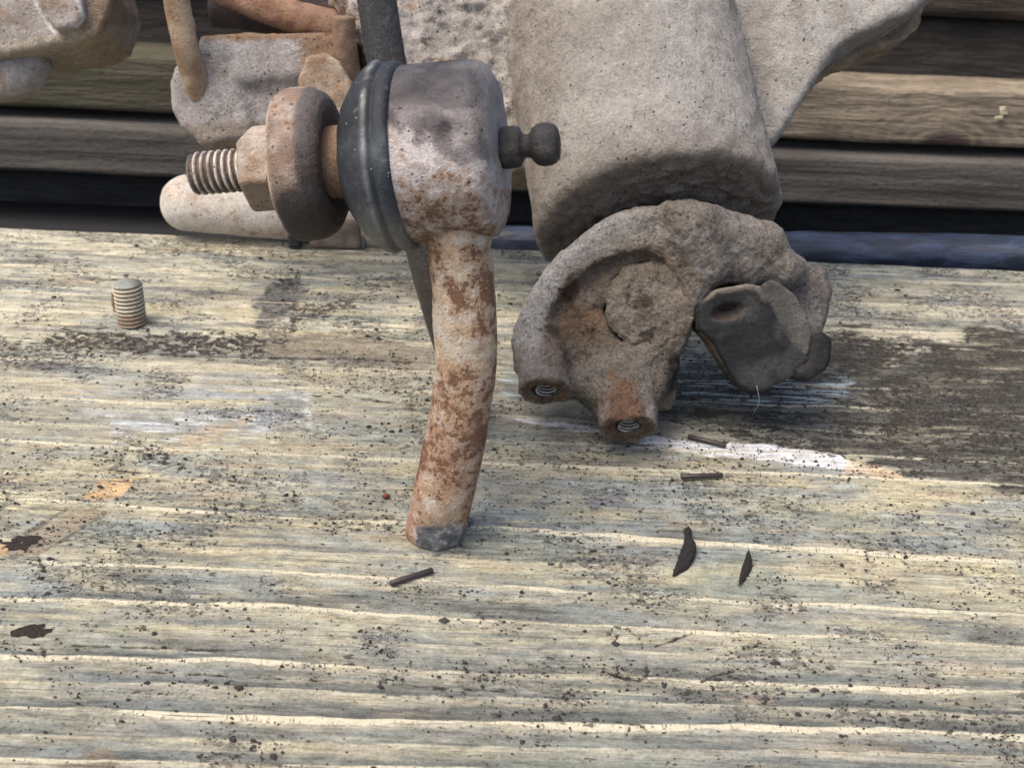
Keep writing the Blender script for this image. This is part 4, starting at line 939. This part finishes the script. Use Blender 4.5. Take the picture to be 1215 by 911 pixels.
rod('stud', [C(408, 20, 412), C(410, 60, 416), C(420, 112, 424)], 3.6, blk, (0.24,0.165,0.11), (0.17,0.115,0.08), .30, 321)
HX = [(352,92),(364,68),(384,64),(402,72),(418,100),(420,130),(396,140),(356,120)]
def ch(V, px, py, n1, n2):
    return mix(np.tile(np.array([0.36,0.29,0.22]), (len(V),1)), (0.24,0.165,0.11), np.clip(.35+n1, 0, 1)), np.stack([.30+.2*n1, .4+0*n1, .1+0*n1], 1)
slab('rusty_nut', HX, 405, 419, 1.6, .7, M['rust'], blk, ch, (.2, .25), (.5, .3), 331)
# red-brown bar
bar = rod('rusty_bar', [C(225, -34, 432), C(270, -12, 432), C(325, 12, 430), C(380, 28, 428), C(440, 40, 428)], 5.2, None, (0.25,0.155,0.105), (0.17,0.085,0.055), .42, 341, amp=.5)
tag(bar, 'red-brown rusty bar crossing above the grey block at the top', 'bar')
bar2 = rod('dark_bracket', [C(255, 2, 455), C(330, 14, 455), C(400, 24, 455)], 8.0, None, (0.055,0.04,0.035), (0.035,0.028,0.026), .12, 345, amp=.8)
tag(bar2, 'dark shaded metal bracket under the red-brown bar', 'bracket')
# pale tube with a rounded end
TA = C(224, 241, 492); TB = C(452, 262, 500); rt_ = 33.5*492/F
V, Q = nets(lambda P: d_caps(P, TA, TB, rt_), np.minimum(TA, TB)-rt_-3, np.maximum(TA, TB)+rt_+3, .8)
N = vnorm(V, Q); n1 = fb3(V, 8, 351, 4); n2 = fb3(V, 2.5, 353, 4); V = V + N*(.3*n1+.15*n2)[:,None]
col = mix(np.tile(np.array([0.58,0.53,0.47]), (len(V),1)), (0.47,0.37,0.27), np.clip(.1+.9*n1, 0, .75))
tag(build('pale_tube', V, Q, M['rust'], col=col, msk=np.stack([.24+.22*n1, .36+0*n1, .2+0*n1], 1)), 'pale rust-stained tube with rounded end behind the nut at the plank edge', 'tube')
# little dark holder under the collar
hol_ = thing('tube_holder', onZ(390, 297), 'small brown block with black strap at the plank edge under the collar', 'holder')
p0 = onZ(366, 296); p1 = onZ(428, 297)
V, Q = box(p0[0], p1[0], p0[1]+1, p0[1]+9, 0.3, 11.5, 10, 6, 8, .3, 1.0, 5); n1 = fb3(V, 4, 361, 4)
build('block', V, Q, M['rust'], hol_, col=mix(np.tile(np.array([0.24,0.20,0.16]), (len(V),1)), (0.17,0.135,0.105), np.clip(.4+n1, 0, 1)), msk=np.stack([.2+0*n1, .3+0*n1, .1+0*n1], 1))
a = onZ(350, 297)
V, Q = box(a[0]-2.6, a[0]+2.0, a[1]+0.5, a[1]+5, 0.3, 10.5, 4, 4, 6, .1, .6, 7); n1 = fb3(V, 4, 363, 4)
build('strap', V, Q, M['rubber'], hol_, col=np.tile(np.array([0.028,0.03,0.033]), (len(V),1)), msk=np.stack([.1+0*n1, 0*n1, .6+0*n1], 1))
a = onZ(430, 296)
V, Q = lathe(a + np.array([0, 1.5, .3]), (0, 0, 1), dense([(0, 0), (0, 1.3), (14, 1.3), (14, 0)], .8), 18); n1 = fb3(V, 4, 365, 4)
build('pin', V, Q, M['steel'], hol_, col=np.tile(np.array([0.17,0.16,0.145]), (len(V),1)), msk=np.stack([.2+0*n1, .2+0*n1, .5+0*n1], 1))
# casting corner, upper left
CH = [(-60,-60),(118,-60),(132,-6),(126,22),(118,36),(98,46),(60,52),(10,62),(-60,74)]
ch_ = thing('casting_corner', C(40, 62, 470), 'pale grey chipped casting corner in the upper left with a white scratch', 'casting')
def cc(V, px, py, n1, n2):
    col = np.tile(np.array([0.42,0.38,0.345]), (len(V),1)); col = mix(col, (0.33,0.25,0.185), np.clip(.3+1.1*n1, 0, .7)); col = mix(col, (0.27,0.18,0.11), smooth(98, 118, px + 8*n2)*.75)
    col = mix(col, (0.46,0.39,0.28), smooth(36, 46, py + .14*(px-60) + 4*n2)*.6)
    s = lambda x0, y0, x1, y1, w: smooth(w+1.5, w-1.0, np.hypot(px-x0-(x1-x0)*np.clip(((px-x0)*(x1-x0)+(py-y0)*(y1-y0))/((x1-x0)**2+(y1-y0)**2), 0, 1), py-y0-(y1-y0)*np.clip(((px-x0)*(x1-x0)+(py-y0)*(y1-y0))/((x1-x0)**2+(y1-y0)**2), 0, 1)) + 1.2*n2)
    col = mix(col, (0.74,0.70,0.64), np.clip(s(40, 0, 55, 28, 1.2)+s(55, 28, 66, 39, 1.8)+s(92, 0, 100, 22, 2.2)+s(100, 22, 92, 32, 1.5), 0, .9))
    return col, np.stack([.2+.2*n1, .40+0*n1, .15+0*n1], 1)
def exc(P, d):
    return smin(d, d_prism(P, [(44,-60),(88,-60),(98,20),(90,30),(66,38),(56,24)], 455, 470, 2.0), 1.0)
slab('corner', CH, 461, 500, 2.2, .9, M['cast'], ch_, cc, (0, .1), (.5, .3), 371, exc)
A_ = np.stack([nrm(xc + .45*yc), nrm(yc - .45*xc), zc])
cen = C(14, 86, 478); V, Q = nets(lambda P: d_ell(P, cen, A_, (14.5, 10.0, 9)), cen-19, cen+19, .8); N = vnorm(V, Q); n1 = fb3(V, 8, 381, 4); V = V + N*(.3*n1)[:,None]
build('rounded_lug', V, Q, M['cast'], ch_, col=mix(np.tile(np.array([0.40,0.385,0.37]), (len(V),1)), (0.31,0.235,0.18), np.clip(1.2*fb3(V, 5, 385, 4), 0, .8)), msk=np.stack([.22+.2*n1, .38+0*n1, .2+0*n1], 1))
# black rod leaning behind the joint
bp = [C(440, -40, 352), C(447, 0, 352), C(458, 70, 352), C(478, 170, 353), C(503, 290, 356), C(524, 370, 360), C(548, 445, 366), C(560, 485, dep(onZ(560, 485))-1)]
path = spline(bp, 14); r_ = np.interp(np.linspace(0, 1, len(path)), [0, .5, .8, 1], [5.2, 5.2, 5.0, 4.8])
V, Q = tube(path, r_, 28); n1 = fb3(V, 3, 391, 4); V[:,2] = np.maximum(V[:,2], .2); px, py = pxy(V)
col = mix(np.tile(np.array([0.02,0.02,0.021]), (len(V),1)), (0.05,0.04,0.03), smooth(270, 320, py))
tag(build('black_rod', V, Q, M['hose'], col=col, msk=np.stack([.40+.2*n1, .25+0*n1, .5+0*n1], 1)), 'black speckled rod leaning behind the ball joint down to the plank', 'rod')

# ------------------------------------------------------------------ small things on the plank
b = onZ(157, 383); top = onY(151, 336, b[1]+.5); u = nrm(top-b); L = np.linalg.norm(top-b)
V, Q = helix(b + u*.0, u, L, 4.75, 1.35, .42, 56, 10, .6); V[:,2] = np.maximum(V[:,2], .05); nz = fb3(V, 3, 401, 4)
rad = np.linalg.norm(np.cross(V-b, u), axis=1); px, py = pxy(V)
col = mix(np.tile(np.array([0.21,0.175,0.115]), (len(V),1)), (0.52,0.48,0.36), smooth(4.4, 4.7, rad)); tp = smooth(L-.5, L-.05, (V-b) @ u); col = mix(col, (0.25,0.27,0.24), tp*.8); col = mix(col, (0.17,0.10,0.06), smooth(368, 380, py)*.7)
st = thing('threaded_stub', b, 'short yellowish threaded stub standing upright on the plank at left', 'threaded stub')
build('thread', V, Q, M['steel'], st, col=col, msk=np.stack([.2+.2*nz, .2+0*nz, .5+0*nz], 1))
pts = [b + u*L*f_ + np.array([-4.9+.3*math.sin(9*f_), -.6, 0]) for f_ in (.30, .45, .6, .75)]
V, Q = tube(spline(pts, 6), .55, 8); n1 = fb3(V, 1, 405, 3); V = V + .3*np.stack([fb3(V, 1, 406, 3), fb3(V, 1, 407, 3), 0*n1], 1)
build('burr', V, Q, M['rust'], st, col=np.tile(np.array([0.30,0.20,0.12]), (len(V),1)), msk=np.stack([.4+0*n1, .4+0*n1, 0*n1], 1))

def needle(p, q, r, label):
    a = onZ(*p); b_ = onZ(*q); a[2] = b_[2] = r + .25; u_, s1, s2 = frame(b_-a); L_ = np.linalg.norm(b_-a)
    V, Q = lathe(a, u_, [(0, 0), (0, r*.8), (r*.25, r), (L_-r*.25, r), (L_, r*.8), (L_, 0)], 16)
    o = build('needle_roller', V, Q, M['needle'], origin=(a+b_)/2 - np.array([0, 0, r]))
    return tag(o, label, 'needle roller', 'loose needle rollers on the plank')
needle((463, 696), (513, 680), .72, 'dark needle roller lying slanted on the plank in front of the rod foot')
needle((816, 521), (861, 532), .72, 'dark needle roller lying across the white paint sliver')
needle((808, 569), (857, 567), .70, 'dark needle roller lying level just below the white paint sliver')
def pod(pts, rad, label):
    P_ = [onZ(*p) + np.array([0, 0, 1.0 + .8*math.sin(p[1]*.09)]) for p in pts]; path = spline(P_, 10); r = np.interp(np.linspace(0, 1, len(path)), np.linspace(0, 1, len(rad)), rad)
    V, Q = tube(path, r, 18); n1 = fb3(V, .9, 411, 3); V = V + .22*np.stack([n1, fb3(V, .9, 415, 3), 0*n1], 1); V[:,2] = np.clip(V[:,2], .05, 9)
    return tag(build('dark_husk', V, Q, M['pod'], origin=P_[0]-np.array([0, 0, .8])), label, 'husk', 'dark husks on the plank')
pod([(816,631),(815,640),(817,655),(811,670),(799,684)], [.4,1.0,.85,1.7,1.9,1.5,.25], 'larger curved black husk with a round head on the plank')
pod([(887,658),(887,670),(882,684),(876,698)], [.15,.9,1.1,.8,.1], 'smaller thin black husk right of the larger curved one')
c = onZ(458, 591); V, Q = lathe(c + np.array([-1.1, 0, .6]), (1, .15, 0), [(0, 0), (.15, .35), (.6, .68), (1.2, .72), (1.8, .5), (2.1, .2), (2.2, 0)], 16)
tag(build('seed', V, Q, M['seed'], origin=c), 'tiny reddish-brown seed on the plank left of the rod', 'seed')
c = onZ(552, 622); rs = np.random.RandomState(5)
V, Q = nets(lambda P: smin(smin(d_ell(P, c+np.array([0, 0, .8]), np.eye(3), (2.2, 1.6, 1.5)), d_ell(P, c+np.array([-1.0, 2.2, 1.2]), np.eye(3), (1.4, 1.6, 1.8)), .6), d_ell(P, c+np.array([-1.6, -1.0, .5]), np.eye(3), (.8, .7, .7)), .4), c-np.array([5, 5, 1.5]), c+np.array([4, 6, 4]), .25)
N = vnorm(V, Q); n1 = fb3(V, 1.0, 421, 3); V = V + N*(.3*n1)[:,None]; V[:,2] = np.maximum(V[:,2], .05)
tag(build('metal_slag', V, Q, M['steel'], origin=c, col=mix(np.tile(np.array([.05,.055,.065]), (len(V),1)), (.34,.38,.42), np.clip(n1*1.5, 0, 1)), msk=np.stack([0*n1, .2+0*n1, .9+0*n1], 1)), 'small dark glittering blob of slag beside the rod foot', 'slag')
clean()
